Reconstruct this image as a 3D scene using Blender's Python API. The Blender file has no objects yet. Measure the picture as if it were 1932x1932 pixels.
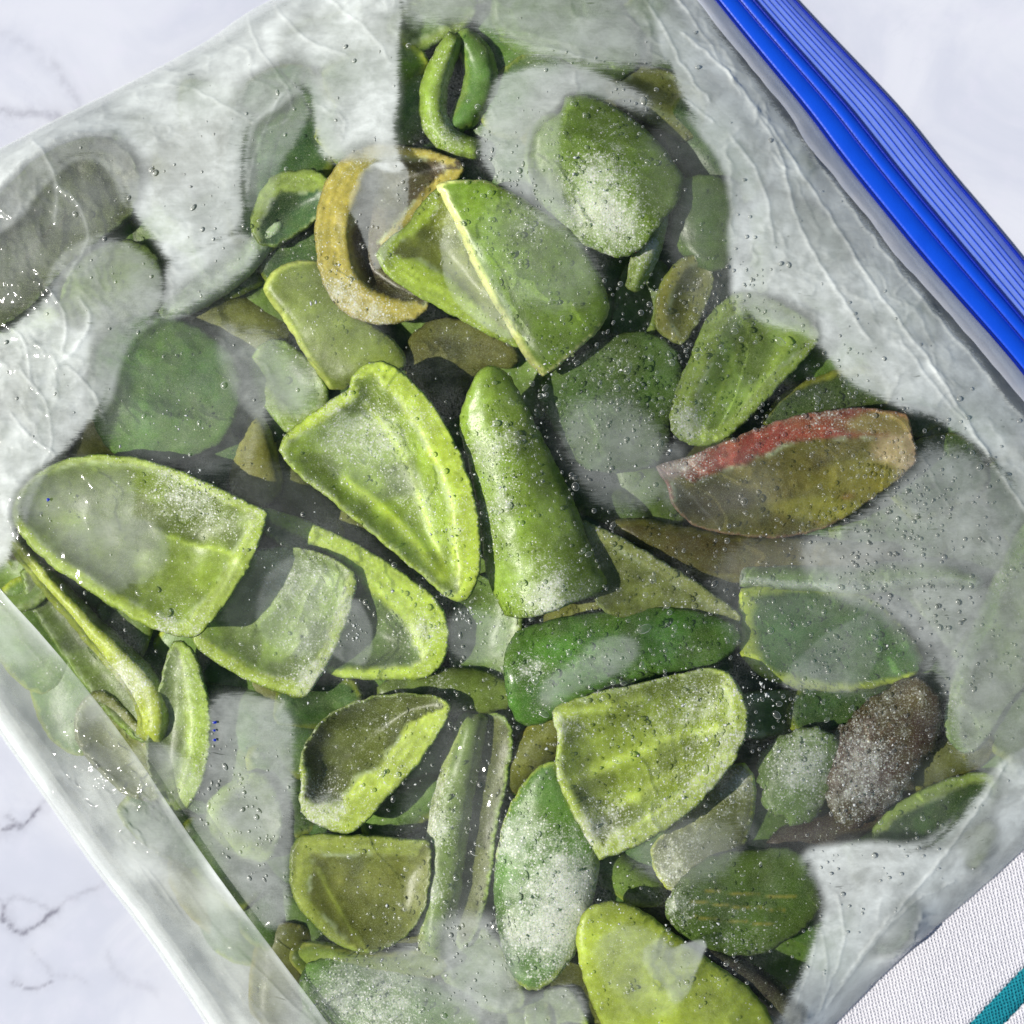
import bpy, math, random
import numpy as np
from mathutils import Vector
from mathutils.geometry import delaunay_2d_cdt
random.seed(7); RNG = np.random.RandomState(11)
SC = bpy.context.scene
COL = SC.collection

# ------------------------------------------------------------------ camera, sky, sun, exposure
HC = 0.50                    # camera height over the worktop (m)
FW = 0.29                    # width of the worktop seen in the frame (m)
S = FW / 1932.0              # metres per photo unit (the photograph is read on a 1932 grid)
cam = bpy.data.cameras.new('camera'); camo = bpy.data.objects.new('camera', cam); COL.objects.link(camo)
camo.location = (0, 0, HC); cam.sensor_width = 36; cam.lens = 36 * HC / FW
cam.clip_start = 0.01; cam.clip_end = 50
cam.dof.use_dof = True; cam.dof.focus_distance = HC - 0.030; cam.dof.aperture_fstop = 9.0
SC.camera = camo
TO_SUN = Vector((-0.92, -0.16, 1.02)).normalized()
world = bpy.data.worlds.new('World'); SC.world = world; world.use_nodes = True
wn = world.node_tree.nodes; wn.clear()
sky = wn.new('ShaderNodeTexSky'); sky.sky_type = 'NISHITA'; sky.sun_disc = False
sky.sun_elevation = math.asin(TO_SUN.z); sky.sun_rotation = math.atan2(TO_SUN.x, TO_SUN.y)
bg = wn.new('ShaderNodeBackground'); bg.inputs['Strength'].default_value = 0.07
wo = wn.new('ShaderNodeOutputWorld')
world.node_tree.links.new(sky.outputs[0], bg.inputs[0]); world.node_tree.links.new(bg.outputs[0], wo.inputs[0])
sun = bpy.data.lights.new('sun', 'SUN'); sun.energy = 4.5; sun.angle = math.radians(0.5); sun.color = (1.0, 0.955, 0.88)
suno = bpy.data.objects.new('sun', sun); COL.objects.link(suno)
suno.rotation_euler = TO_SUN.to_track_quat('Z', 'Y').to_euler(); suno.location = TO_SUN * 2
SC.view_settings.view_transform = 'Standard'; SC.view_settings.look = 'None'
SC.view_settings.exposure = 0.04; SC.view_settings.gamma = 1.0
cy = SC.cycles
cy.max_bounces = 10; cy.diffuse_bounces = 4; cy.glossy_bounces = 3; cy.transmission_bounces = 6
cy.transparent_max_bounces = 24; cy.caustics_reflective = False; cy.caustics_refractive = False
cy.use_denoising = True

# ------------------------------------------------------------------ small helpers
def W(px, py, z=0.0):
    """photo unit -> place at height z (m)"""
    k = S * (HC - z) / HC
    return ((px - 966) * k, -(py - 966) * k, z)
def smooth(a, b, x):
    t = np.clip((x - a) / (b - a), 0, 1); return t * t * (3 - 2 * t)
def hash2(ix, iy, seed):
    h = (ix * 374761393 + iy * 668265263 + seed * 1274126177) & 0xffffffff
    h = ((h ^ (h >> 13)) * 1274126177) & 0xffffffff
    return ((h ^ (h >> 16)) & 0xffff) / 65535.0
def vnoise(x, y, seed=0):
    x0 = np.floor(x); y0 = np.floor(y); fx = x - x0; fy = y - y0
    ix = x0.astype(np.int64); iy = y0.astype(np.int64)
    fx = fx * fx * fx * (fx * (fx * 6 - 15) + 10); fy = fy * fy * fy * (fy * (fy * 6 - 15) + 10)
    a = hash2(ix, iy, seed); b = hash2(ix + 1, iy, seed); c = hash2(ix, iy + 1, seed); d = hash2(ix + 1, iy + 1, seed)
    return (a + (b - a) * fx) * (1 - fy) + (c + (d - c) * fx) * fy
def fbm(x, y, seed=0, octv=4):
    s = 0; a = 0.5; t = 0
    for k in range(octv):
        s = s + a * vnoise(x * 2 ** k + 17.3 * k, y * 2 ** k - 9.1 * k, seed + k); t += a; a *= 0.5
    return s / t
def chaikin(P, n=2, closed=True):
    P = np.asarray(P, float)
    for _ in range(n):
        if closed:
            Q = np.roll(P, -1, 0); A = 0.75 * P + 0.25 * Q; B = 0.25 * P + 0.75 * Q
            P = np.stack([A, B], 1).reshape(-1, 2)
        else:
            A = 0.75 * P[:-1] + 0.25 * P[1:]; B = 0.25 * P[:-1] + 0.75 * P[1:]
            P = np.vstack([P[:1], np.stack([A, B], 1).reshape(-1, 2), P[-1:]])
    return P
def resample(P, step=None, n=None, closed=False):
    P = np.asarray(P, float)
    if closed: P = np.vstack([P, P[:1]])
    L = np.r_[0, np.cumsum(np.hypot(*np.diff(P, axis=0).T))]
    if n is None: n = max(8, int(L[-1] / step)) + (0 if closed else 1)
    t = np.linspace(0, L[-1], n, endpoint=not closed)
    return np.stack([np.interp(t, L, P[:, 0]), np.interp(t, L, P[:, 1])], 1)
def inside(P, x, y):
    r = np.zeros(x.shape, bool); n = len(P)
    for i in range(n):
        x1, y1 = P[i]; x2, y2 = P[(i + 1) % n]
        if y1 == y2: continue
        c = ((y1 > y) != (y2 > y)) & (x < (x2 - x1) * (y - y1) / (y2 - y1) + x1)
        r ^= c
    return r
def seg_dist(X, P, closed=True):
    """distance of points to a polyline, and the outward normal index"""
    A = np.asarray(P, float); B = np.roll(A, -1, 0)
    if not closed: A = A[:-1]; B = B[:-1]
    D = B - A; LL = (D ** 2).sum(1) + 1e-9
    best = np.full(len(X), 1e9); idx = np.zeros(len(X), int)
    for s in range(0, len(X), 4000):
        x = X[s:s + 4000, None, :]
        t = np.clip(((x - A) * D).sum(2) / LL, 0, 1)
        q = A + D * t[..., None]
        d = np.hypot(x[..., 0] - q[..., 0], x[..., 1] - q[..., 1])
        j = d.argmin(1); best[s:s + 4000] = d[np.arange(len(j)), j]; idx[s:s + 4000] = j
    return best, idx
def make_mesh(name, V, F, smooth_shade=True):
    me = bpy.data.meshes.new(name)
    V = np.ascontiguousarray(V, dtype=np.float32)
    F = [np.asarray(f) for f in F] if isinstance(F, list) else F
    if isinstance(F, np.ndarray):
        n, k = F.shape; loops = F.reshape(-1).astype(np.int32); starts = np.arange(n, dtype=np.int32) * k
    else:
        ln = np.array([len(f) for f in F]); loops = np.concatenate(F).astype(np.int32)
        starts = np.r_[0, np.cumsum(ln)[:-1]].astype(np.int32)
    me.vertices.add(len(V)); me.vertices.foreach_set('co', V.reshape(-1))
    me.loops.add(len(loops)); me.loops.foreach_set('vertex_index', loops)
    me.polygons.add(len(starts)); me.polygons.foreach_set('loop_start', starts)
    me.update(calc_edges=True); me.validate()
    if smooth_shade: me.polygons.foreach_set('use_smooth', np.ones(len(me.polygons), bool))
    return me
def attr(me, name, A):
    A = np.asarray(A, np.float32)
    if A.ndim == 2:
        C = np.ones((len(A), 4), np.float32); C[:, :3] = A
        a = me.attributes.new(name, 'FLOAT_COLOR', 'POINT'); a.data.foreach_set('color', C.reshape(-1))
    else:
        a = me.attributes.new(name, 'FLOAT', 'POINT'); a.data.foreach_set('value', A)
def link(name, me, mat=None, parent=None):
    o = bpy.data.objects.new(name, me); COL.objects.link(o)
    if mat: me.materials.append(mat)
    if parent:
        o.parent = parent
    return o
def tag(o, label=None, cat=None, group=None, kind=None):
    if label: o['label'] = label
    if cat: o['category'] = cat
    if group: o['group'] = group
    if kind: o['kind'] = kind
    return o

# ------------------------------------------------------------------ node helper
class NT:
    def __init__(s, name):
        s.m = bpy.data.materials.new(name); s.m.use_nodes = True; s.t = s.m.node_tree; s.t.nodes.clear()
        s.out = s.t.nodes.new('ShaderNodeOutputMaterial')
    def n(s, typ, **kw):
        nd = s.t.nodes.new('ShaderNode' + typ)
        ins = kw.pop('i', {})
        for k, v in kw.items(): setattr(nd, k, v)
        for k, v in ins.items(): s.set(nd.inputs[k], v)
        return nd
    def set(s, sock, v):
        if hasattr(v, 'is_output'): s.t.links.new(v, sock)
        elif isinstance(v, bpy.types.Node): s.t.links.new(v.outputs[0], sock)
        else: sock.default_value = v
    def math(s, op, a, b=0.0, c=0.0, clamp=False):
        nd = s.n('Math', operation=op, use_clamp=clamp, i={0: a, 1: b, 2: c}); return nd.outputs[0]
    def mix(s, f, a, b, blend='MIX'):
        nd = s.n('MixRGB', blend_type=blend, i={0: f, 1: a, 2: b}); return nd.outputs[0]
    def ramp(s, x, a, b, lo=0.0, hi=1.0):
        nd = s.n('MapRange', interpolation_type='SMOOTHSTEP', i={0: x, 1: a, 2: b, 3: lo, 4: hi}); return nd.outputs[0]
    def attr(s, name): return s.n('Attribute', attribute_name=name)
    def noise(s, vec, scale, detail=3, rough=0.55, dist=0.0):
        nd = s.n('TexNoise', i={'Vector': vec, 'Scale': scale, 'Detail': detail, 'Roughness': rough, 'Distortion': dist}); return nd.outputs[0]
    def shader_mix(s, f, a, b): return s.n('MixShader', i={0: f, 1: a, 2: b})
    def done(s, sh): s.set(s.out.inputs['Surface'], sh); return s.m

# ------------------------------------------------------------------ materials
def mat_pepper():
    t = NT('frozen_pepper')
    co = t.n('TexCoord').outputs['Object']
    col = t.attr('tint').outputs['Color']; fr = t.attr('frost').outputs['Fac']; wet = t.attr('gloss').outputs['Fac']
    lo = t.noise(co, 90, 3); mid = t.noise(co, 420, 4, 0.65); fine = t.noise(co, 1900, 2, 0.6); grain = t.noise(co, 4200, 1, 0.5)
    # mottled flesh
    c = t.mix(t.ramp(lo, 0.35, 0.7, 0.0, 0.42), col, t.mix(0.5, col, (0.17, 0.22, 0.03, 1)))
    c = t.mix(t.ramp(mid, 0.42, 0.68, 0.0, 0.38), c, t.n('HueSaturation', i={'Saturation': 0.95, 'Value': 1.75, 'Color': c}).outputs[0])
    c = t.mix(t.ramp(mid, 0.46, 0.25, 0.0, 0.45), c, t.n('HueSaturation', i={'Saturation': 1.1, 'Value': 0.5, 'Color': c}).outputs[0])
    c = t.mix(t.ramp(grain, 0.5, 0.75, 0.0, 0.3), c, (0.55, 0.62, 0.35, 1))
    # frost crystals
    thr = t.math('ADD', t.math('MULTIPLY', t.math('SUBTRACT', lo, 0.5), 0.9), t.math('MULTIPLY', t.math('SUBTRACT', mid, 0.5), 0.9))
    lev = t.math('ADD', fr, t.math('MULTIPLY', thr, 1.0))
    body = t.ramp(lev, 0.40, 1.05, 0.0, 0.85)
    gr = t.ramp(t.math('ADD', fine, t.math('MULTIPLY', lev, 0.34)), 0.66, 0.88, 0.0, 1.0)
    mask = t.math('MAXIMUM', t.math('MULTIPLY', body, t.ramp(fine, 0.2, 0.6, 0.45, 1.0)), t.math('MULTIPLY', gr, t.ramp(fr, 0.0, 0.5, 0.05, 0.75)), clamp=True)
    vo = t.n('TexVoronoi', feature='F1', i={'Vector': co, 'Scale': 1150, 'Randomness': 1.0})
    pick = t.n('SeparateColor', i={0: vo.outputs['Color']})
    sz = t.math('MULTIPLY', t.math('SUBTRACT', pick.outputs[0], t.math('SUBTRACT', 0.84, t.math('MULTIPLY', lev, 0.7))), 0.75)
    speck = t.ramp(t.math('SUBTRACT', vo.outputs['Distance'], sz), 0.05, -0.08)
    mask = t.math('MAXIMUM', mask, t.math('MULTIPLY', speck, 0.95), clamp=True)
    c = t.mix(mask, c, (0.80, 0.83, 0.74, 1))
    bump = t.n('Bump', i={'Strength': 0.3, 'Distance': 0.0005, 'Height': t.math('ADD', t.math('MULTIPLY', mask, 1.0), t.math('MULTIPLY', mid, 0.8))})
    rough = t.math('ADD', t.math('SUBTRACT', 0.46, t.math('MULTIPLY', wet, 0.3)), t.math('MULTIPLY', mask, 0.4), clamp=True)
    p = t.n('BsdfPrincipled', i={'Base Color': c, 'Roughness': rough, 'IOR': 1.4, 'Normal': bump,
        'Subsurface Weight': 0.35, 'Subsurface Radius': (0.7, 1.0, 0.3), 'Subsurface Scale': 0.003})
    return t.done(p)
def mat_film(name='bag_film', base=0.0, rough=0.09, var=(0.74, 1.14)):
    t = NT(name)
    co = t.n('TexCoord').outputs['Object']
    cov = t.attr('cover').outputs['Fac']; lev = t.attr('mist').outputs['Fac']
    def streak(ang, sx, sy, sc, d=2):
        mp = t.n('Mapping', i={'Vector': co, 'Rotation': (0, 0, math.radians(ang)), 'Scale': (sx, sy, 1)})
        return t.noise(mp.outputs[0], sc, d, 0.6, 0.6)
    s1 = streak(8, 0.09, 1.0, 2100); s2 = streak(62, 0.10, 1.0, 1900)
    n1 = t.noise(co, 60, 3)
    st = t.mix(t.ramp(n1, 0.47, 0.53), s1, s2)
    n2 = t.noise(co, 260, 5, 0.7); n3 = t.noise(co, 2600, 2, 0.6)
    e = t.math('ADD', cov, t.math('ADD', t.math('MULTIPLY', t.math('SUBTRACT', st, 0.5), 0.55), t.math('MULTIPLY', t.math('SUBTRACT', n2, 0.5), 0.32)))
    m = t.math('ADD', t.math('MULTIPLY', t.ramp(e, 0.30, 0.66), 0.6), t.math('MULTIPLY', t.ramp(t.math('ADD', cov, t.math('MULTIPLY', t.math('SUBTRACT', n1, 0.5), 0.8)), 0.05, 1.1), 0.4))
    sp = t.math('MULTIPLY', lev, t.ramp(t.noise(co, 55, 5, 0.6, 0.7), 0.28, 0.70, 0.76, 1.10))
    sp = t.math('MULTIPLY', sp, t.ramp(st, 0.3, 0.75, 0.95, 1.03))
    wv = t.n('Mapping', i={'Vector': t.n('MixRGB', i={0: 0.006, 1: co, 2: t.n('TexNoise', i={'Vector': co, 'Scale': 40, 'Detail': 3}).outputs['Color']}).outputs[0], 'Rotation': (0, 0, math.radians(51)), 'Scale': (0.7, 1, 1)})
    sp = t.math('MULTIPLY', sp, t.ramp(t.noise(wv.outputs[0], 190, 6, 0.68, 0.3), 0.30, 0.70, var[0], var[1]))
    sc1 = streak(30, 0.12, 1.0, 620, 2); sc2 = streak(-20, 0.14, 1.0, 500, 2)
    scr = t.math('MULTIPLY', t.ramp(t.math('MAXIMUM', sc1, sc2), 0.70, 0.78), t.ramp(n1, 0.45, 0.6))
    sp = t.math('MULTIPLY', sp, t.math('SUBTRACT', 1.0, t.math('MULTIPLY', scr, 0.6)))
    low = t.math('MULTIPLY', t.ramp(t.noise(co, 75, 4, 0.6), 0.4, 0.72), t.ramp(n3, 0.3, 0.7, 0.0, 0.06))
    fog = t.math('ADD', t.math('ADD', base, t.math('MULTIPLY', m, sp)), low, clamp=True)
    fog = t.math('MINIMUM', fog, 0.95)
    bump = t.n('Bump', i={'Strength': 0.22, 'Distance': 0.0004, 'Height': t.math('ADD', t.math('MULTIPLY', n2, 0.45), t.math('MULTIPLY', n3, 0.15))})
    fcol = (0.91, 0.965, 0.935, 1)
    df = t.n('BsdfDiffuse', i={'Color': fcol}); tr = t.n('BsdfTranslucent', i={'Color': (0.82, 0.86, 0.83, 1)})
    mist = t.shader_mix(0.12, df, tr)
    clear = t.n('BsdfTransparent', i={'Color': (0.985, 0.99, 0.985, 1)})
    soft = t.n('BsdfRefraction', i={'Color': (0.99, 0.995, 0.99, 1), 'Roughness': 0.72, 'IOR': 1.7})
    clear = t.shader_mix(t.ramp(fog, 0.10, 0.50, 0.0, 0.6), clear, soft)
    body = t.shader_mix(fog, clear, mist)
    gl = t.n('BsdfGlossy', i={'Color': (1, 1, 1, 1), 'Roughness': rough, 'Normal': bump})
    fz = t.n('Fresnel', i={'IOR': 1.42, 'Normal': bump})
    return t.done(t.shader_mix(t.math('MULTIPLY', fz, 0.9 if 'fold' in name else 0.5), body, gl))
def mat_drop():
    t = NT('condensation_water')
    lw = t.n('LayerWeight', i={'Blend': 0.5}).outputs['Facing']
    rim = t.ramp(lw, 0.15, 0.55, 0.06, 0.97)  # bright ring highlight of the droplet painted as white towards its rim
    body = t.shader_mix(rim, t.n('BsdfTransparent', i={'Color': (0.97, 0.98, 0.97, 1)}), t.shader_mix(0.5, t.n('BsdfDiffuse', i={'Color': (0.95, 0.97, 0.95, 1)}), t.n('BsdfTranslucent', i={'Color': (0.95, 0.97, 0.95, 1)})))
    gl = t.n('BsdfGlossy', i={'Roughness': 0.22})
    return t.done(t.shader_mix(t.math('MULTIPLY', t.n('Fresnel', i={'IOR': 1.5}).outputs[0], 1.6, clamp=True), body, gl))
def mat_blue(name, c, rough=0.32, tr=0.0, trans=0.0):
    t = NT(name)
    co = t.n('TexCoord').outputs['Object']
    n = t.noise(co, 150, 3); g = t.noise(co, 1200, 2)
    cc = t.mix(t.ramp(n, 0.35, 0.7, 0.0, 0.22), (*c, 1), (c[0] * 0.5, c[1] * 0.6, c[2] * 0.75, 1))
    b = t.n('Bump', i={'Strength': 0.15, 'Distance': 0.0003, 'Height': g})
    p = t.n('BsdfPrincipled', i={'Base Color': cc, 'Roughness': rough, 'Normal': b, 'IOR': 1.45})
    sh = p
    if tr: sh = t.shader_mix(tr, sh, t.n('BsdfTranslucent', i={'Color': (*c, 1)}))
    if trans: sh = t.shader_mix(trans, sh, t.n('BsdfTransparent', i={'Color': (0.75, 0.82, 1.0, 1)}))
    return t.done(sh)
def mat_marble():
    t = NT('white_marble')
    co = t.n('TexCoord').outputs['Object']; v = t.attr('vein').outputs['Fac']
    lo = t.noise(co, 22, 5, 0.6, 0.8); mid = t.noise(co, 110, 5, 0.65)
    c = t.mix(t.ramp(lo, 0.38, 0.66), (0.655, 0.675, 0.74, 1), (0.57, 0.595, 0.68, 1))
    c = t.mix(t.ramp(mid, 0.5, 0.75, 0.0, 0.35), c, (0.66, 0.65, 0.75, 1))
    # hairline secondary veins
    w = t.math('ABSOLUTE', t.math('SUBTRACT', t.noise(co, 16, 6, 0.62, 1.1), 0.5))
    c = t.mix(t.math('MULTIPLY', t.ramp(w, 0.014, 0.0, 0.0, 0.10), t.ramp(t.noise(co, 30, 2), 0.5, 0.7)), c, (0.42, 0.44, 0.54, 1))
    vv = t.math('MULTIPLY', v, t.ramp(t.noise(co, 330, 3), 0.3, 0.6, 0.35, 1.0))
    c = t.mix(vv, c, (0.20, 0.20, 0.25, 1))
    p = t.n('BsdfPrincipled', i={'Base Color': c, 'Roughness': t.ramp(mid, 0.3, 0.7, 0.28, 0.42), 'IOR': 1.45, 'Specular IOR Level': 0.35})
    return t.done(p)
def mat_cloth(name, c1, c2):
    t = NT(name)
    co = t.n('TexCoord').outputs['Object']
    def wave(ang, sc, d):
        mp = t.n('Mapping', i={'Vector': co, 'Rotation': (0, 0, math.radians(ang))})
        return t.n('TexWave', i={'Vector': mp.outputs[0], 'Scale': sc, 'Distortion': d * 2.2, 'Detail': 3, 'Detail Scale': 1.5}).outputs['Fac']
    a = wave(-12, 330, 1.2); b = wave(70, 330, 1.2)
    h = t.math('MAXIMUM', a, b); n = t.noise(co, 900, 3)
    c = t.mix(t.math('MULTIPLY', t.ramp(h, 0.2, 0.9), t.ramp(n, 0.25, 0.7, 0.6, 1.0)), c2, c1)
    bm = t.n('Bump', i={'Strength': 0.8, 'Distance': 0.0006, 'Height': t.math('ADD', h, t.math('MULTIPLY', n, 0.7))})
    return t.done(t.n('BsdfPrincipled', i={'Base Color': c, 'Roughness': 0.9, 'Normal': bm, 'Specular IOR Level': 0.15}))
M_PEP = mat_pepper(); M_FILM = mat_film(); M_FOLD = mat_film('bag_film_fold', 0.05, 0.08, (0.85, 1.06)); M_DROP = mat_drop()
M_UNDER = mat_film('bag_film_under', 0.25, 0.25)
M_BLUE = mat_blue('zipper_blue', (0.004, 0.075, 0.66)); M_BLUED = mat_blue('zipper_blue_dark', (0.002, 0.022, 0.36))
M_BLUEL = mat_blue('zipper_blue_pale', (0.22, 0.34, 0.88), 0.35, 0.2)
M_MARGIN = mat_blue('zipper_clear_margin', (0.86, 0.89, 0.97), 0.18, 0.15, 0.5); M_CRUMB = mat_blue('frost_crumb_ice', (0.84, 0.86, 0.84), 0.5, 0.3)
M_MARBLE = mat_marble()
M_CLOTH = mat_cloth('white_woven_cotton', (0.86, 0.85, 0.90, 1), (0.78, 0.775, 0.84, 1))
M_TEAL = mat_cloth('teal_woven_cotton', (0.02, 0.34, 0.42, 1), (0.004, 0.12, 0.18, 1))

# ------------------------------------------------------------------ setting: worktop
VEINS = [([(-40, 1575), (20, 1562), (45, 1555), (75, 1522)], 7, 0.75), ([(12, 1540), (30, 1560)], 6, 0.5),
         ([(10, 1700), (14, 1740), (40, 1757), (62, 1752), (100, 1715)], 8, 0.8), ([(0, 1690), (30, 1700), (110, 1712), (185, 1672)], 9, 0.28),
         ([(75, 1512), (130, 1490), (180, 1570)], 9, 0.22), ([(25, 1850), (60, 1862), (95, 1855)], 5, 0.55), ([(60, 1790), (90, 1840), (160, 1850)], 8, 0.2),
         ([(-40, 205), (60, 215), (110, 225), (160, 260)], 13, 0.35), ([(100, 120), (130, 160), (150, 210)], 14, 0.22), ([(0, 60), (60, 95), (120, 150)], 16, 0.13),
         ([(200, 1800), (230, 1850), (300, 1870)], 12, 0.15)]
def build_worktop():
    ax = np.r_[-5200, -2500, -1300, -700, np.linspace(-420, 700, 225), np.linspace(720, 2700, 34), 4000, 7000]
    ay = np.r_[-5200, -2500, -1200, np.linspace(-420, 2400, 470), 3000, 4200, 7000]
    X, Y = np.meshgrid(ax, ay); n = X.size
    V = np.stack([(X - 966) * S, -(Y - 966) * S, np.zeros_like(X)], -1).reshape(-1, 3)
    P = np.stack([X + 30 * (fbm(X / 34, Y / 34, 3, 5) - .5), Y + 30 * (fbm(X / 34, Y / 34, 9, 5) - .5)], -1).reshape(-1, 2)
    v = np.zeros(n)
    for pl, w, a in VEINS:
        pl = chaikin(pl, 2, False)
        bb = (P[:, 0] > pl[:, 0].min() - 60) & (P[:, 0] < pl[:, 0].max() + 60) & (P[:, 1] > pl[:, 1].min() - 60) & (P[:, 1] < pl[:, 1].max() + 60)
        if not bb.any(): continue
        d, _ = seg_dist(P[bb], pl, False)
        v[bb] = np.maximum(v[bb], a * np.exp(-(d / (w * 0.55)) ** 2) + 0.28 * a * np.exp(-(d / (w * 2.4)) ** 2))
    nx = len(ax); I = np.arange(n).reshape(len(ay), nx)
    F = np.stack([I[1:, :-1], I[1:, 1:], I[:-1, 1:], I[:-1, :-1]], -1).reshape(-1, 4)
    me = make_mesh('marble_worktop', V, F); attr(me, 'vein', v)
    tag(link('marble_worktop', me, M_MARBLE), 'white marble worktop with thin grey veins under the bag', None, None, 'structure')
build_worktop()

# ------------------------------------------------------------------ bag outline (photo units)
E_LOW = [(-500, 570), (-250, 985), (0, 1372), (90, 1500), (190, 1642), (270, 1742), (400, 1934), (600, 2250), (780, 2560)]
E_TOP = [(-500, 570), (-250, 420), (0, 290), (60, 258), (130, 222), (240, 168), (330, 120), (400, 82), (470, 30), (530, 0), (760, -150), (1040, -380)]
E_ZIP = [(1040, -380), (1200, -180), (1347, 0), (1431, 104), (1518, 208), (1585, 302), (1663, 396), (1753, 504), (1884, 649), (1935, 712), (2100, 930), (2300, 1180)]
E_RIGHT = [(780, 2560), (1180, 2260), (1400, 2080), (1560, 1934), (1640, 1850), (1700, 1792), (1830, 1682), (1932, 1590), (2120, 1400), (2300, 1180)]
OUTLINE = np.vstack([E_LOW, E_RIGHT[1:], E_ZIP[::-1][1:], E_TOP[::-1][1:-1]]).astype(float)

# ------------------------------------------------------------------ pepper pieces
PIECES = []; TOPS = []            # (world points) used to drape the film
G_PEP = 'frozen green pepper pieces inside the bag'
LIME = (0.36, 0.47, 0.035); LIME2 = (0.26, 0.37, 0.03); PALE = (0.50, 0.56, 0.22)
INN = (0.165, 0.225, 0.018); INN2 = (0.105, 0.15, 0.012); OLIVE = (0.115, 0.115, 0.012)
SKIN = (0.062, 0.122, 0.010); SKIN2 = (0.022, 0.065, 0.010); SKIN3 = (0.085, 0.18, 0.018); BROWN = (0.060, 0.040, 0.014)
YEL = (0.36, 0.29, 0.03); RED = (0.42, 0.05, 0.02); PURP = (0.035, 0.020, 0.018)
def lap(z, E, fixed, n):
    for _ in range(n):
        s = np.zeros_like(z); c = np.zeros_like(z)
        np.add.at(s, E[:, 0], z[E[:, 1]]); np.add.at(s, E[:, 1], z[E[:, 0]])
        np.add.at(c, E[:, 0], 1); np.add.at(c, E[:, 1], 1)
        a = s / np.maximum(c, 1); z = np.where(fixed, z, 0.35 * z + 0.65 * a)
    return z
def vnormals(V, F):
    N = np.zeros_like(V); n = np.cross(V[F[:, 1]] - V[F[:, 0]], V[F[:, 2]] - V[F[:, 0]])
    for k in range(3): np.add.at(N, F[:, k], n)
    return N / (np.linalg.norm(N, axis=1, keepdims=True) + 1e-12)
def strip(sp, w):
    """outline of a bent strip from its spine and its widths"""
    sp = chaikin(sp, 2, False); sp = resample(sp, n=max(8, len(sp)))
    w = np.interp(np.linspace(0, 1, len(sp)), np.linspace(0, 1, len(w)), w) / 2
    T = np.gradient(sp, axis=0); T /= np.linalg.norm(T, axis=1, keepdims=True); N = np.stack([-T[:, 1], T[:, 0]], 1)
    return np.vstack([sp + N * w[:, None], (sp - N * w[:, None])[::-1]])
PIECE_ID = [0]
CORNERS = [(1692, 903), (1262, 915), (1242, 882), (1680, 778), (1714, 790), (1730, 872), (503, 968), (372, 1198), (665, 1078), (578, 1310), (1046, 1345), (1340, 1262), (1372, 1268), (1132, 1620), (1142, 1098), (955, 1158), (1024, 708), (826, 352), (1062, 215), (1072, 188), (1284, 330), (570, 1578), (552, 1600), (810, 1588), (1400, 1112), (528, 850), (664, 735), (722, 682), (668, 712), (1398, 1162), (1098, 985), (1105, 715), (1052, 1438), (1130, 1592), (500, 962), (846, 1195), (1455, 608), (1535, 632), (712, 480), (990, 655), (500, 545), (612, 500), (1270, 345), (1385, 345)]
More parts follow.
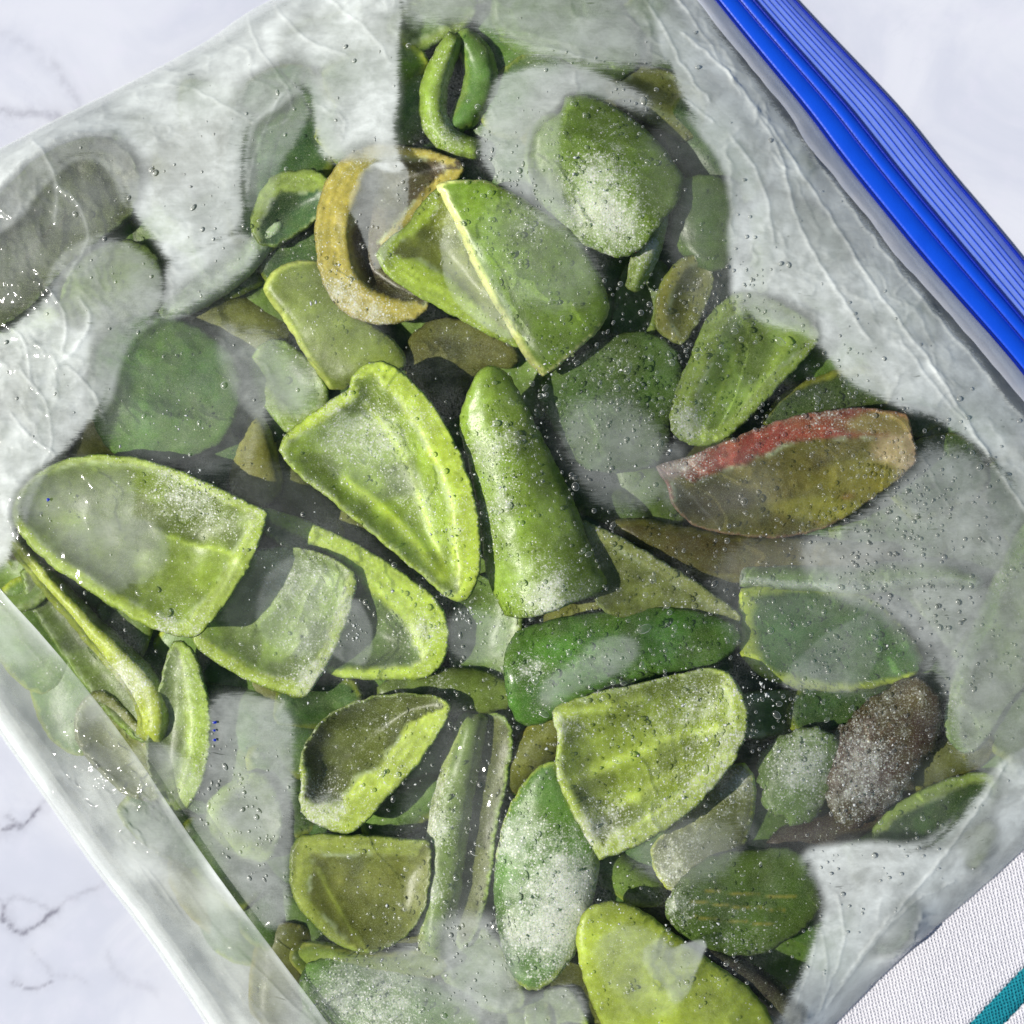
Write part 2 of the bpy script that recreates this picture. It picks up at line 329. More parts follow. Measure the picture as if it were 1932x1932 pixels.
def pepper(label, kind, pts, z, name='pepper_piece', depth=5.0, rim=(24, 0.0, 0), skin=SKIN, inner=INN, cut=LIME, frost=0.12,
           patches=(), ribs=(), tilt=(0, 0), round_=None, thick=3.6, gloss=0.3, step=6.0, group=None, spots=(), ch=1, wob=1.6, cat='pepper', line=0.55, parts=True, top=True, chan=True):
    """kind 'in': hollow side up with its cut edge showing; 'skin': outer side up; 'rim': narrow strip lying on its cut edge"""
    PIECE_ID[0] += 1; sd = PIECE_ID[0] * 13
    pts = [q for p in pts for q in ([p, p] if any(abs(p[0] - a) + abs(p[1] - b) < 16 for a, b in CORNERS) else [p])]
    P = resample(chaikin(pts, ch), step=step, closed=True)
    a = np.arange(len(P)) * 0.35
    nn = np.roll(P, -1, 0) - np.roll(P, 1, 0); nn = np.stack([nn[:, 1], -nn[:, 0]], 1); nn /= np.linalg.norm(nn, axis=1, keepdims=True) + 1e-9
    area = 0.5 * np.sum(P[:, 0] * np.roll(P[:, 1], -1) - np.roll(P[:, 0], -1) * P[:, 1])
    if area < 0: nn = -nn
    P = P + nn * (4.0 if step < 8 else 2.0)
    P = P + nn * ((vnoise(a * 1.0, a * 0 + sd, sd) - .5) * wob * 2 + (vnoise(a * 2.9, a * 0 + sd, sd + 1) - .5) * wob * 1.2)[:, None]
    lo = P.min(0); hi = P.max(0); c0 = P.mean(0)
    gx, gy = np.meshgrid(np.arange(lo[0], hi[0], step), np.arange(lo[1], hi[1], step * 0.866))
    gx = gx + (np.arange(gx.shape[0])[:, None] % 2) * step / 2 + RNG.uniform(-1, 1, gx.shape) * step * .12; gy = gy + RNG.uniform(-1, 1, gy.shape) * step * .12
    Q = np.stack([gx.ravel(), gy.ravel()], 1); Q = Q[inside(P, Q[:, 0], Q[:, 1])]
    if len(Q):
        d, _ = seg_dist(Q, P); Q = Q[d > step * 0.55]
    A = np.vstack([P, Q]); nb = len(P)
    r = delaunay_2d_cdt([Vector(p) for p in A], [(i, (i + 1) % nb) for i in range(nb)], [], 1, 1e-4)
    X = np.array([(v.x, v.y) for v in r[0]]); F = np.array([f for f in r[2] if len(f) == 3]); E = np.array(r[1])
    d, j = seg_dist(X, P); nrm = nn[j]; bd = d < 0.05
    dmax = d.max()
    w0, k, ang = rim; dirv = np.array([math.cos(math.radians(ang)), math.sin(math.radians(ang))])
    w = w0 * np.clip(1 + k * (nrm @ dirv), 0.06, 3.0) * (0.78 + 0.44 * fbm(X[:, 0] / 80, X[:, 1] / 45, sd + 3, 2))
    w = np.minimum(w, dmax * 0.8)
    mm = 0.001; u = X[:, 0] - c0[0]; v = X[:, 1] - c0[1]
    lump = (fbm(X[:, 0] / 60, X[:, 1] / 60, sd + 5, 3) - .5)
    pc = P - P.mean(0); ew, ev = np.linalg.eigh(pc.T @ pc); e2 = ev[:, 0]
    tt = (X - P.mean(0)) @ e2; tt = tt / (np.abs(pc @ e2).max() + 1e-6)
    if kind == 'in':
        L = 26.0; s = np.maximum(d - w, 0)
        cup = (1 - np.exp(-s / L)); cup = cup * .35 + .75 * (1 - np.clip(tt, -1, 1) ** 2) * smooth(0, 34, s) if chan else cup
        h = lap(-depth * cup, E, d < w * .9, 18) + 0.14 * np.sin(np.pi * np.clip(d / (w + 1e-6), 0, 1)) * np.clip(w / 20, 0, 1) + lump * 1.3 * smooth(0, 20, s)
        rf = smooth(1.12, 0.86, d / (w + 1e-6))
    elif kind == 'rim':
        h = depth * np.sqrt(np.clip(1 - (1 - np.clip(d / (dmax + 1e-6), 0, 1)) ** 2, 0, 1)) - depth + lump * 1.4
        rf = np.ones(len(X)) * 0.9 if w0 >= 20 else smooth(1.1, 0.8, d / (w + 1e-6))
        rf = np.where(nrm @ dirv * k > 0.35 * abs(k), rf * smooth(3, 12, d), rf)
    else:
        R = round_ or dmax * 1.15
        h = (-depth * .95 * tt ** 2 + 1.0 * (np.sqrt(np.clip(1 - (1 - np.clip(d / 13, 0, 1)) ** 2, 0, 1)) - 1) if chan else depth * np.sqrt(np.clip(1 - (1 - np.clip(d / R, 0, 1)) ** 2, 0, 1)) - depth) + lump * 1.5 * smooth(0, 25, d)
        rf = smooth(1.3, 0.5, d / (w + 1e-6)) * (w > 1.2) * (abs(k) > 0)
    rb = np.zeros(len(X))
    for pl, rw, rh in ribs:
        q, _ = seg_dist(X + 5 * np.stack([fbm(X[:, 0] / 18, X[:, 1] / 18, sd) - .5, fbm(X[:, 0] / 18, X[:, 1] / 18, sd + 8) - .5], 1), chaikin(pl, 2, False), False)
        g = np.exp(-(q / rw) ** 2); h = h + rh * g; rb = np.maximum(rb, g)
    h = lap(h, E, bd, 3)
    zt = (z + h + tilt[0] * u / 100 + tilt[1] * v / 100) * mm
    # underside
    inset = 1 - np.clip(1 - d / 14, 0, 1) * 0.03
    zb = zt - thick * mm * (0.55 + 0.45 * smooth(0, 18, d))
    if kind == 'in': zb = zt - thick * mm * (0.9 + 0.3 * smooth(0, 30, d))
    zb = np.maximum(zb, 3.0 * mm)
    zt = np.maximum(zt, zb + 0.4 * mm)
    k1 = S * (HC - zt) / HC
    Vt = np.stack([(X[:, 0] - 966) * k1, -(X[:, 1] - 966) * k1, zt], 1)
    Vb = np.stack([(c0[0] + u * inset - 966) * k1, -(c0[1] + v * inset - 966) * k1, zb], 1)
    # orientation up
    n0 = np.cross(Vt[F[:, 1]] - Vt[F[:, 0]], Vt[F[:, 2]] - Vt[F[:, 0]])[:, 2]
    F = np.where((n0 < 0)[:, None], F[:, ::-1], F)
    n = len(X)
    cnt = {}
    for f in F:
        for q in range(3):
            e = (int(f[q]), int(f[(q + 1) % 3])); cnt[e] = 1
    side = []
    for (i, jx) in cnt:
        if (jx, i) not in cnt: side += [(jx, i, i + n), (jx, i + n, jx + n)]
    side = np.array(side)
    V = np.vstack([Vt, Vb]); N = vnormals(V, np.vstack([F, F[:, ::-1] + n, side]))
    # colours that belong to the flesh itself
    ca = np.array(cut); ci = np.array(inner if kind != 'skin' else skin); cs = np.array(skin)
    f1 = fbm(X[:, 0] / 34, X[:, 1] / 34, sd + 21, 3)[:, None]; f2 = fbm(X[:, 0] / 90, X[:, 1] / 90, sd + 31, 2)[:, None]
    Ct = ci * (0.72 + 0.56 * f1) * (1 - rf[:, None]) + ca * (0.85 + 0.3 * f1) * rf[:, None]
    if kind == 'skin': Ct = Ct * (0.7 + 0.6 * f2)
    pale = np.array(PALE)
    if kind == 'in':
        g = line * np.exp(-((d - w) / 3.6) ** 2) * (w > 4) * smooth(.35, .6, fbm(X[:, 0] / 26, X[:, 1] / 26, sd + 44, 2))
        Ct = Ct + (pale - Ct) * g[:, None]
        e = 0.5 * smooth(7, 0.5, d); Ct = Ct + (cs * 1.3 - Ct) * e[:, None]
    Ct = Ct + (np.array(cut) * 1.05 - Ct) * (0.75 * rb)[:, None]
    if kind != 'skin':
        stk = fbm(d / 4.5, j * step / 70, sd + 61, 3)[:, None]; Ct = Ct * (1 + rf[:, None] * (stk - .5) * .8)
    if kind == 'in':
        ol = smooth(.45, .62, fbm(X[:, 0] / 75, X[:, 1] / 75, sd + 71, 4)) * (1 - rf); Ct = Ct * (1 - .25 * ol[:, None]) + .3 * (1 - ol[:, None]) * Ct * (1 - rf[:, None])
    fr = np.full(n, frost * 0.8) + 0.12 * rf * (kind != 'skin')
    for (px, py, pr, am) in patches: fr = fr + am * np.exp(-((X[:, 0] - px) ** 2 + (X[:, 1] - py) ** 2) / pr ** 2)
    for (px, py, rx, ry, cc) in spots:
        g = np.exp(-(((X[:, 0] - px) / rx) ** 2 + ((X[:, 1] - py) / ry) ** 2)); g = smooth(.2, .7, g * (0.6 + .8 * f1[:, 0]))
        Ct = Ct + (np.array(cc) - Ct) * g[:, None]
    Cb = np.tile(cs if kind == 'in' else np.array(inner), (n, 1))
    if kind == 'skin': Cb[bd] = ca * .25 + cs * .75
    C = np.vstack([Ct, Cb]); FR = np.r_[fr, np.full(n, 0.05)]
    GL = np.full(2 * n, gloss)
    base = Vector(W(c0[0], c0[1], float(zb.min())))
    V = V - np.array(base)
    und = F[:, ::-1] + n
    if kind == 'skin': sets = [('skin', F), ('flesh', np.vstack([und, side]))]
    else:
        dc = d[F].mean(1); wc = w[F].mean(1); cutf = (dc < wc) if kind == 'in' else np.ones(len(F), bool)
        sets = [('skin', np.vstack([und, side])), ('cut_edge', F[cutf])]
        if (~cutf).sum(): sets.append(('inner_wall', F[~cutf]))
    C = C * (np.array((1.75, 1.62, 1.3)) if kind == 'skin' else np.array((1.08, 1.17, 1.7)))
    if not parts: sets = [(name, np.vstack([F, und, side]))]
    def sub(nm, FF):
        ids, inv = np.unique(FF, return_inverse=True)
        me = make_mesh(nm, V[ids], inv.reshape(-1, 3))
        attr(me, 'tint', C[ids]); attr(me, 'frost', FR[ids]); attr(me, 'gloss', GL[ids])
        me.normals_split_custom_set_from_vertices(N[ids].tolist())
        return me
    if parts:
        root = bpy.data.objects.new(name, None); COL.objects.link(root); root.empty_display_size = 0.01
        for nm, FF in sets: link(nm, sub(nm, FF), M_PEP, root)
    else:
        root = link(name, sub(name, sets[0][1]), M_PEP)
    root.location = base
    tag(root, label, cat, group or G_PEP)
    PIECES.append(P)
    if top: TOPS.append(Vt)
    return root

# --- upper layer
pepper('large lime green triangular half, hollow side up, left of the frosted blunt strip', 'in',
    [(528, 850), (545, 815), (600, 775), (664, 735), (668, 712), (690, 690), (722, 682), (752, 700), (800, 745), (842, 805), (875, 880), (898, 960), (906, 1040), (898, 1100), (876, 1134), (846, 1126), (800, 1085), (740, 1035), (680, 985), (620, 935), (570, 900)],
    30, depth=5.5, rim=(30, 0.85, -20), cut=(0.44, 0.54, 0.035), inner=(0.20, 0.27, 0.02), frost=0.22,
    patches=[(700, 850, 90, .3), (640, 800, 70, .3), (800, 960, 80, .15)], ribs=[([(655, 905), (720, 950), (780, 1010), (835, 1085)], 9, 1.6), ([(690, 760), (760, 850), (800, 960), (840, 1080)], 5, .6)], tilt=(0.3, -0.2))
pepper('broad olive green cupped piece at the left edge, above the small square piece', 'in',
    [(20, 985), (35, 930), (80, 885), (150, 860), (240, 862), (320, 882), (400, 918), (468, 950), (503, 968), (500, 985), (478, 1050), (440, 1115), (400, 1168), (372, 1198), (350, 1202), (300, 1188), (240, 1158), (170, 1112), (90, 1060)],
    27, depth=5, rim=(24, 0.6, 40), cut=(0.33, 0.41, 0.03), inner=(0.155, 0.205, 0.015), frost=0.15,
    patches=[(340, 940, 70, .45), (330, 1180, 50, .4), (450, 1000, 50, .3), (370, 950, 40, .3)], ribs=[([(290, 1000), (360, 1030), (420, 1035), (460, 1060)], 4, .7), ([(150, 1140), (220, 1160), (300, 1180)], 5, .5)], tilt=(0.9, 0))
pepper('small square lime piece tucked under the broad olive piece', 'in',
    [(440, 1085), (480, 1040), (540, 1034), (620, 1048), (665, 1078), (670, 1105), (655, 1170), (618, 1250), (578, 1310), (560, 1314), (500, 1296), (430, 1262), (372, 1220), (362, 1190), (400, 1150)],
    19, depth=4, rim=(17, 0.8, 75), cut=(0.36, 0.44, 0.04), inner=(0.20, 0.27, 0.035), frost=0.33, patches=[(590, 1130, 90, .25), (600, 1280, 40, .4)], tilt=(0.3, 0))
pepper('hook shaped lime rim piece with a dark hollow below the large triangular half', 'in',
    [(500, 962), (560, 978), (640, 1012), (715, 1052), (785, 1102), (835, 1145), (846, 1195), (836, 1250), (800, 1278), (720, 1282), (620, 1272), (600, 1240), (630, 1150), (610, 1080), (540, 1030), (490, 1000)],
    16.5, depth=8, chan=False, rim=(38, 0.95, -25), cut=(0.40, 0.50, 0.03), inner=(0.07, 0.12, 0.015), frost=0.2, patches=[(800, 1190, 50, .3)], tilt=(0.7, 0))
pepper('blunt pepper strip with frosted skin up in the middle of the bag', 'skin',
    [(868, 800), (884, 742), (904, 702), (930, 690), (958, 706), (988, 765), (1024, 835), (1062, 905), (1094, 985), (1118, 1050), (1142, 1098), (1125, 1122), (1080, 1134), (1040, 1152), (985, 1166), (955, 1158), (925, 1100), (912, 1020), (902, 940), (884, 860)],
    31, name='pepper_strip', depth=8, rim=(5, 0, 0), skin=(0.12, 0.205, 0.022), frost=0.22, patches=[(925, 860, 70, .35), (940, 950, 40, .3), (1050, 1130, 60, .45), (940, 1000, 50, .2), (1010, 1100, 60, .2)], gloss=.5)
pepper('smooth green flap with a pale cut edge lying over a hollow piece, upper middle', 'skin',
    [(826, 352), (860, 340), (920, 344), (980, 372), (1030, 410), (1085, 445), (1120, 505), (1148, 565), (1140, 610), (1095, 650), (1050, 690), (1024, 708), (1004, 690), (975, 640), (930, 560), (895, 500), (868, 430)],
    27, depth=4.5, rim=(7, 0.9, 150), cut=(0.5, 0.58, .25), skin=(0.10, 0.185, 0.016), frost=0.10, patches=[(960, 520, 90, .12), (1000, 420, 70, .25)], gloss=.4)
pepper('hollow lime piece with a folded lower lip under the smooth green flap', 'in',
    [(712, 480), (730, 455), (770, 430), (796, 388), (826, 356), (852, 380), (880, 455), (930, 550), (990, 655), (960, 648), (880, 605), (800, 562), (735, 520)],
    22, depth=4.5, rim=(36, 0.9, 115), cut=(0.30, 0.38, 0.025), inner=(0.15, 0.165, 0.015), frost=0.16, patches=[(740, 490, 30, .25), (850, 430, 50, .2)])
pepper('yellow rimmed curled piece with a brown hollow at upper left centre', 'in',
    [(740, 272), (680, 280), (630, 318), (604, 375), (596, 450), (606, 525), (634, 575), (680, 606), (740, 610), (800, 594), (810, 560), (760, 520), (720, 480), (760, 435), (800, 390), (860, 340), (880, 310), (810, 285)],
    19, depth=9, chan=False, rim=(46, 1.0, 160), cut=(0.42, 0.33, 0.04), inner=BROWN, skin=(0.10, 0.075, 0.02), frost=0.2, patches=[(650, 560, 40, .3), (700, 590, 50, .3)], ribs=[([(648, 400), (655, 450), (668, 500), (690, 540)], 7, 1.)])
pepper('curled green loop of pepper strip near the top of the bag', 'rim',
    strip([(862, 68), (832, 118), (814, 180), (820, 235), (850, 272), (905, 285)], [26, 40, 44, 46, 44, 30]), 18, name='pepper_strip', depth=4, rim=(30, 1, 0), cut=(0.24, 0.34, 0.025), skin=SKIN, frost=.22, patches=[(835, 250, 40, .35)])
pepper('dark green strand leaning against the curled loop near the top', 'rim',
    strip([(866, 60), (902, 105), (910, 160), (886, 212), (840, 246)], [30, 54, 60, 50, 30]), 15, name='pepper_strip', depth=4, rim=(12, 0, 0), cut=(0.17, 0.27, 0.02), skin=SKIN, inner=SKIN3, frost=.12)
pepper('rounded square pepper piece with heavy white frost on its skin, upper right', 'skin',
    [(1062, 215), (1068, 186), (1105, 180), (1150, 196), (1205, 235), (1250, 280), (1288, 335), (1276, 385), (1240, 425), (1216, 460), (1180, 486), (1120, 470), (1062, 430), (1015, 380), (996, 310), (1015, 240)],
    27, depth=6, rim=(4, 0, 0), skin=(0.085, 0.155, 0.018), frost=0.26, patches=[(1130, 340, 70, .5), (1110, 420, 70, .4), (1180, 440, 60, .25)])
pepper('narrow frosted end of a strip below the heavily frosted square piece', 'rim',
    strip([(1246, 395), (1236, 440), (1215, 490), (1192, 545)], [22, 38, 42, 22]), 22, name='pepper_strip', depth=4, rim=(24, 0, 0), cut=(0.27, 0.34, 0.05), frost=.42, patches=[(1220, 470, 30, .4)])
pepper('long pale green wedge pointing down left, above the red edged piece', 'in',
    [(1262, 800), (1275, 745), (1308, 665), (1345, 585), (1400, 545), (1470, 570), (1548, 620), (1538, 655), (1470, 725), (1400, 800), (1345, 840), (1290, 836)],
    21, depth=3.5, rim=(30, 0.55, 160), cut=(0.28, 0.36, 0.04), inner=(0.17, 0.24, 0.03), frost=0.22, patches=[(1300, 790, 40, .35)], ribs=[([(1400, 640), (1360, 740), (1320, 830)], 3, .5), ([(1490, 640), (1430, 740), (1370, 820)], 12, .9)], tilt=(-0.7, 0.3))
pepper('dark hollow sliver with a yellow edge left of the long pale wedge', 'in',
    [(1236, 610), (1240, 560), (1262, 510), (1300, 482), (1340, 484), (1345, 540), (1320, 600), (1290, 650), (1260, 640)], 18, depth=5, rim=(16, 0.8, 190), cut=(0.27, 0.25, 0.03), inner=OLIVE, frost=.1)
pepper('red edged olive brown piece at centre right', 'in',
    [(1242, 882), (1300, 864), (1370, 838), (1440, 806), (1520, 782), (1600, 772), (1680, 776), (1710, 782), (1722, 826), (1728, 870), (1692, 903), (1640, 942), (1582, 984), (1500, 1012), (1400, 1010), (1320, 994), (1272, 960), (1262, 915)],
    24, depth=5, rim=(24, 1.35, -78), cut=(0.31, 0.055, 0.025), inner=(0.125, 0.10, 0.014), skin=(0.20, 0.17, 0.08), frost=0.10, line=.8,
    spots=[(1690, 850, 48, 55, (0.50, 0.36, 0.14)), (1620, 905, 90, 40, (0.24, 0.20, 0.02)), (1560, 960, 100, 26, (0.28, 0.25, 0.03)), (1660, 800, 75, 26, (0.30, 0.22, 0.05)), (1262, 885, 34, 20, (0.42, 0.30, 0.18)), (1330, 870, 30, 20, (.36,.10,.05)), (1350, 940, 70, 40, (0.075, 0.055, 0.012))],
    patches=[(1310, 880, 46, .4), (1450, 838, 50, .2), (1560, 806, 50, .2), (1640, 790, 50, .25)], ribs=[([(1700, 870), (1620, 920), (1540, 980)], 8, 1.2)], tilt=(-0.6, 0.))
pepper('brownish olive strip lying under the red edged piece', 'rim',
    [(1140, 985), (1200, 978), (1290, 996), (1400, 1012), (1500, 1016), (1600, 1030), (1690, 1028), (1700, 1050), (1640, 1078), (1540, 1096), (1420, 1100), (1300, 1088), (1210, 1040)], 17, name='pepper_strip', depth=5, rim=(14, 0, 0), cut=(0.20, 0.17, 0.02), inner=(0.10, 0.075, 0.012), frost=.2, tilt=(-.6, 0))
pepper('thin pale green strip with a white lower edge pointing right, centre right', 'rim',
    strip([(1400, 1088), (1500, 1092), (1600, 1096), (1700, 1086), (1790, 1080), (1850, 1104)], [30, 44, 46, 50, 42, 22]), 19, name='pepper_strip', depth=4, rim=(12, 0.8, 90), cut=(0.45, 0.50, 0.26), inner=(0.17, 0.26, 0.05), frost=.3, patches=[(1600, 1110, 60, .3)], tilt=(-.8, 0))
pepper('flat olive wedge right of the blunt frosted strip', 'in',
    [(1098, 985), (1160, 1010), (1240, 1055), (1320, 1105), (1398, 1162), (1392, 1180), (1320, 1172), (1230, 1165), (1150, 1160), (1120, 1130), (1130, 1080), (1112, 1030)],
    21, depth=2.5, rim=(14, 0.9, -50), cut=(0.30, 0.31, 0.06), inner=(0.20, 0.22, 0.03), frost=.33, tilt=(0, .2))
pepper('dark glossy green strip lying across below the olive wedge', 'skin',
    [(952, 1270), (958, 1222), (980, 1190), (1050, 1170), (1150, 1154), (1250, 1148), (1340, 1160), (1398, 1186), (1392, 1222), (1340, 1256), (1240, 1268), (1130, 1295), (1062, 1340), (1005, 1372), (966, 1352)],
    24, name='pepper_strip', depth=7, rim=(3, 0, 0), skin=(0.035, 0.105, 0.012), frost=.06, patches=[(1000, 1260, 40, .5), (1110, 1240, 60, .25), (1010, 1340, 40, .3)], gloss=.75)
pepper('dark green piece with a lime left edge at lower right of centre', 'skin',
    [(1400, 1112), (1450, 1104), (1540, 1108), (1640, 1122), (1715, 1195), (1745, 1262), (1680, 1290), (1580, 1304), (1470, 1290), (1404, 1250), (1390, 1190)],
    20, depth=5, rim=(17, 1.0, 180), cut=(0.24, 0.34, 0.03), skin=(0.026, 0.085, 0.013), frost=.08, patches=[(1450, 1300, 30, .5)], gloss=.5)
pepper('big lime hollow piece with raised ribs at lower centre', 'in',
    [(1046, 1345), (1062, 1328), (1150, 1304), (1260, 1280), (1340, 1262), (1372, 1268), (1396, 1300), (1412, 1350), (1394, 1420), (1345, 1486), (1285, 1545), (1210, 1590), (1132, 1620), (1116, 1590), (1068, 1505), (1050, 1452), (1056, 1395)],
    30, depth=5, rim=(24, 0.85, 50), cut=(0.40, 0.47, 0.05), inner=(0.19, 0.235, 0.018), frost=.36,
    patches=[(1330, 1330, 60, .3), (1070, 1370, 40, .3), (1150, 1560, 50, .35), (1330, 1450, 60, .2)], ribs=[([(1075, 1345), (1150, 1335), (1215, 1318)], 11, 1.6), ([(1095, 1470), (1180, 1430), (1280, 1390), (1350, 1370)], 12, 1.6), ([(1120, 1540), (1200, 1500), (1300, 1440)], 10, 1.0)], tilt=(-0.3, 0))
pepper('green piece thickly covered in white frost, left below the ribbed lime piece', 'skin',
    [(935, 1690), (940, 1600), (962, 1525), (990, 1478), (1028, 1440), (1052, 1438), (1072, 1500), (1108, 1560), (1130, 1592), (1128, 1640), (1112, 1720), (1090, 1790), (1050, 1845), (1005, 1872), (965, 1840), (945, 1770)],
    23, depth=6, rim=(7, .9, -20), cut=(0.25, .36, .06), skin=(0.055, 0.135, 0.025), frost=.36, patches=[(1070, 1660, 70, .6), (960, 1590, 50, .5), (1060, 1760, 80, .5), (980, 1760, 60, .35), (1050, 1500, 30, -.3)])
pepper('tall narrow strip with a frosted left side between the dark hollows at the bottom', 'rim',
    strip([(895, 1345), (872, 1430), (850, 1530), (835, 1640), (822, 1740), (815, 1810)], [50, 62, 70, 72, 70, 40]), 19, name='pepper_strip', depth=6, rim=(16, 0, 0), cut=(0.26, 0.31, 0.05), inner=(0.13, 0.19, 0.02), frost=.24, patches=[(820, 1560, 40, .6), (810, 1680, 40, .5), (822, 1480, 30, .3)])
pepper('dark olive inside wall between the tall narrow strip and the thickly frosted piece', 'in',
    [(900, 1350), (945, 1345), (968, 1380), (960, 1450), (935, 1560), (925, 1660), (900, 1760), (862, 1800), (850, 1700), (870, 1540), (890, 1430)], 13, depth=2, rim=(8, 0, 0), cut=LIME2, inner=(0.085, 0.09, 0.012), frost=.2)
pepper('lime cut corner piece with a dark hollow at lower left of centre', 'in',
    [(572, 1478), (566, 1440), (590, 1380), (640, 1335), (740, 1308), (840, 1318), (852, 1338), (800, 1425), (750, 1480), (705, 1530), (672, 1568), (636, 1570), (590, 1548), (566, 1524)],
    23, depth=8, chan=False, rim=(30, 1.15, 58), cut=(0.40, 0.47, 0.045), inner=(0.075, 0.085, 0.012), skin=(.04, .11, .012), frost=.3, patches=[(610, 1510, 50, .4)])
pepper('olive cupped piece with a yellowish left rim at the bottom left', 'in',
    [(552, 1600), (570, 1578), (640, 1576), (740, 1584), (810, 1588), (812, 1650), (796, 1730), (750, 1780), (690, 1798), (640, 1784), (585, 1735), (548, 1680)],
    19, depth=3.5, rim=(19, 1.5, 215), cut=(0.24, 0.27, 0.025), inner=(0.115, 0.12, 0.012), frost=.1, ribs=[([(600, 1640), (640, 1720), (690, 1790)], 4, .6)])
pepper('pale lime slab with clear scraped patches at the bottom edge of the photo', 'skin',
    [(1086, 1770), (1105, 1715), (1165, 1698), (1215, 1722), (1280, 1772), (1350, 1820), (1430, 1880), (1470, 1960), (1440, 2040), (1250, 2060), (1160, 1980), (1110, 1870)],
    25, depth=4, rim=(4, 0, 0), skin=(0.20, 0.275, 0.035), frost=.2, patches=[(1150, 1780, 70, .15)])
pepper('dark green leaf like piece with fine yellow veins at lower right', 'skin',
    [(1250, 1720), (1290, 1650), (1350, 1612), (1420, 1606), (1505, 1600), (1540, 1660), (1552, 1720), (1500, 1760), (1440, 1800), (1360, 1800), (1290, 1768)],
    22, depth=4, wob=2, rim=(3, 0, 0), skin=(0.045, 0.09, 0.013), cut=(.2, .19, .03), frost=.16, patches=[(1280, 1710, 45, .5), (1390, 1770, 60, .3)], ribs=[([(1300, 1700), (1400, 1712), (1480, 1716)], 1.6, .15), ([(1310, 1730), (1400, 1740), (1460, 1744)], 1.6, .15), ([(1330, 1680), (1430, 1690), (1500, 1692)], 1.6, .15)])
pepper('purple brown frosted piece at lower right', 'skin',
    [(1560, 1440), (1578, 1375), (1640, 1330), (1690, 1290), (1745, 1282), (1776, 1325), (1770, 1400), (1728, 1440), (1712, 1500), (1640, 1540), (1600, 1570), (1566, 1530)],
    21, depth=6, wob=6, rim=(3, 0, 0), skin=(0.05, 0.028, 0.022), frost=.40, patches=[(1630, 1470, 70, .4), (1610, 1400, 50, .2)])
pepper('charred brown sliver under the purple brown frosted piece', 'skin',
    [(1440, 1600), (1480, 1560), (1560, 1535), (1640, 1530), (1700, 1500), (1690, 1540), (1600, 1590), (1520, 1610)], 14, depth=3, rim=(3, 0, 0), skin=PURP, frost=.25)
pepper('round frosted green bump beside the purple brown piece', 'skin',
    [(1424, 1450), (1450, 1400), (1510, 1372), (1570, 1385), (1588, 1440), (1570, 1510), (1515, 1555), (1455, 1535)], 20, depth=6, wob=6, rim=(1, 0, 0), skin=(0.075, 0.14, 0.03), frost=.4, patches=[(1510, 1450, 60, .5)])
pepper('grey green frosted piece below the right end of the ribbed lime piece', 'skin',
    [(1275, 1560), (1340, 1500), (1395, 1430), (1425, 1470), (1420, 1540), (1400, 1600), (1340, 1650), (1270, 1690), (1235, 1640), (1230, 1595)], 17, depth=5, rim=(4, .5, 0), skin=(0.10, 0.125, 0.03), frost=.4, patches=[(1400, 1480, 40, .3), (1280, 1620, 60, .3)])
pepper('big pale hazy strip standing along the right edge of the photo', 'in',
    [(1965, 960), (1925, 1000), (1890, 1070), (1845, 1165), (1808, 1260), (1784, 1345), (1790, 1400), (1830, 1425), (1870, 1380), (1910, 1310), (1990, 1250), (2010, 1080)],
    14, name='pepper_strip', depth=2.5, rim=(16, 0.9, 200), cut=(0.27, 0.37, 0.08), inner=(0.18, 0.24, 0.05), frost=.34, tilt=(-1.2, 0))
pepper('curved dark green piece with a thin lime edge near the lower right corner', 'in',
    [(1640, 1575), (1690, 1520), (1770, 1478), (1872, 1452), (1880, 1500), (1860, 1545), (1800, 1575), (1740, 1600), (1680, 1600)], 13, depth=2.5, rim=(13, -0.9, 90), cut=(0.28, 0.36, 0.05), inner=(0.05, 0.10, 0.015), frost=.15, tilt=(-1, 0))
pepper('small lime triangle near the lower right edge of the bag', 'skin',
    [(1808, 1590), (1835, 1560), (1880, 1548), (1868, 1600), (1842, 1640), (1820, 1630)], 10, depth=2, rim=(4, 0, 0), skin=(0.16, 0.22, 0.025), frost=.15)
pepper('bluish green offcut seen clearly through the film in the lower right corner', 'in',
    [(1612, 1740), (1640, 1705), (1700, 1690), (1732, 1700), (1720, 1740), (1710, 1780), (1670, 1800), (1640, 1780)], 13, depth=2, rim=(10, 0, 0), cut=(0.03, 0.10, 0.05), inner=(0.03, 0.07, 0.03), frost=.05)
pepper('brown stalk end with dark frost at the bottom right', 'rim',
    strip([(1270, 1775), (1330, 1800), (1400, 1840), (1460, 1880), (1510, 1925)], [26, 44, 50, 54, 40]), 20, name='pepper_stalk', depth=4, rim=(8, 0, 0), cut=PURP, inner=(0.045, 0.03, 0.018), skin=PURP, frost=.22)
pepper('deep green rounded piece behind misted film at the left', 'skin',
    [(170, 660), (240, 600), (300, 590), (400, 632), (452, 690), (448, 790), (400, 850), (300, 872), (210, 860), (170, 780)], 20, depth=6, rim=(3, 0, 0), skin=(0.035, 0.095, 0.012), frost=.03, gloss=.5)
pepper('olive strip slanting behind the yellow rimmed curl', 'skin',
    [(500, 545), (520, 508), (570, 490), (612, 500), (640, 560), (690, 608), (760, 660), (765, 700), (700, 696), (634, 742), (600, 700), (545, 615)], 18, depth=3.5, rim=(6, .8, 200), cut=(.3, .38, .1), skin=(0.10, 0.145, 0.016), frost=.12, patches=[(600, 600, 60, .15)])
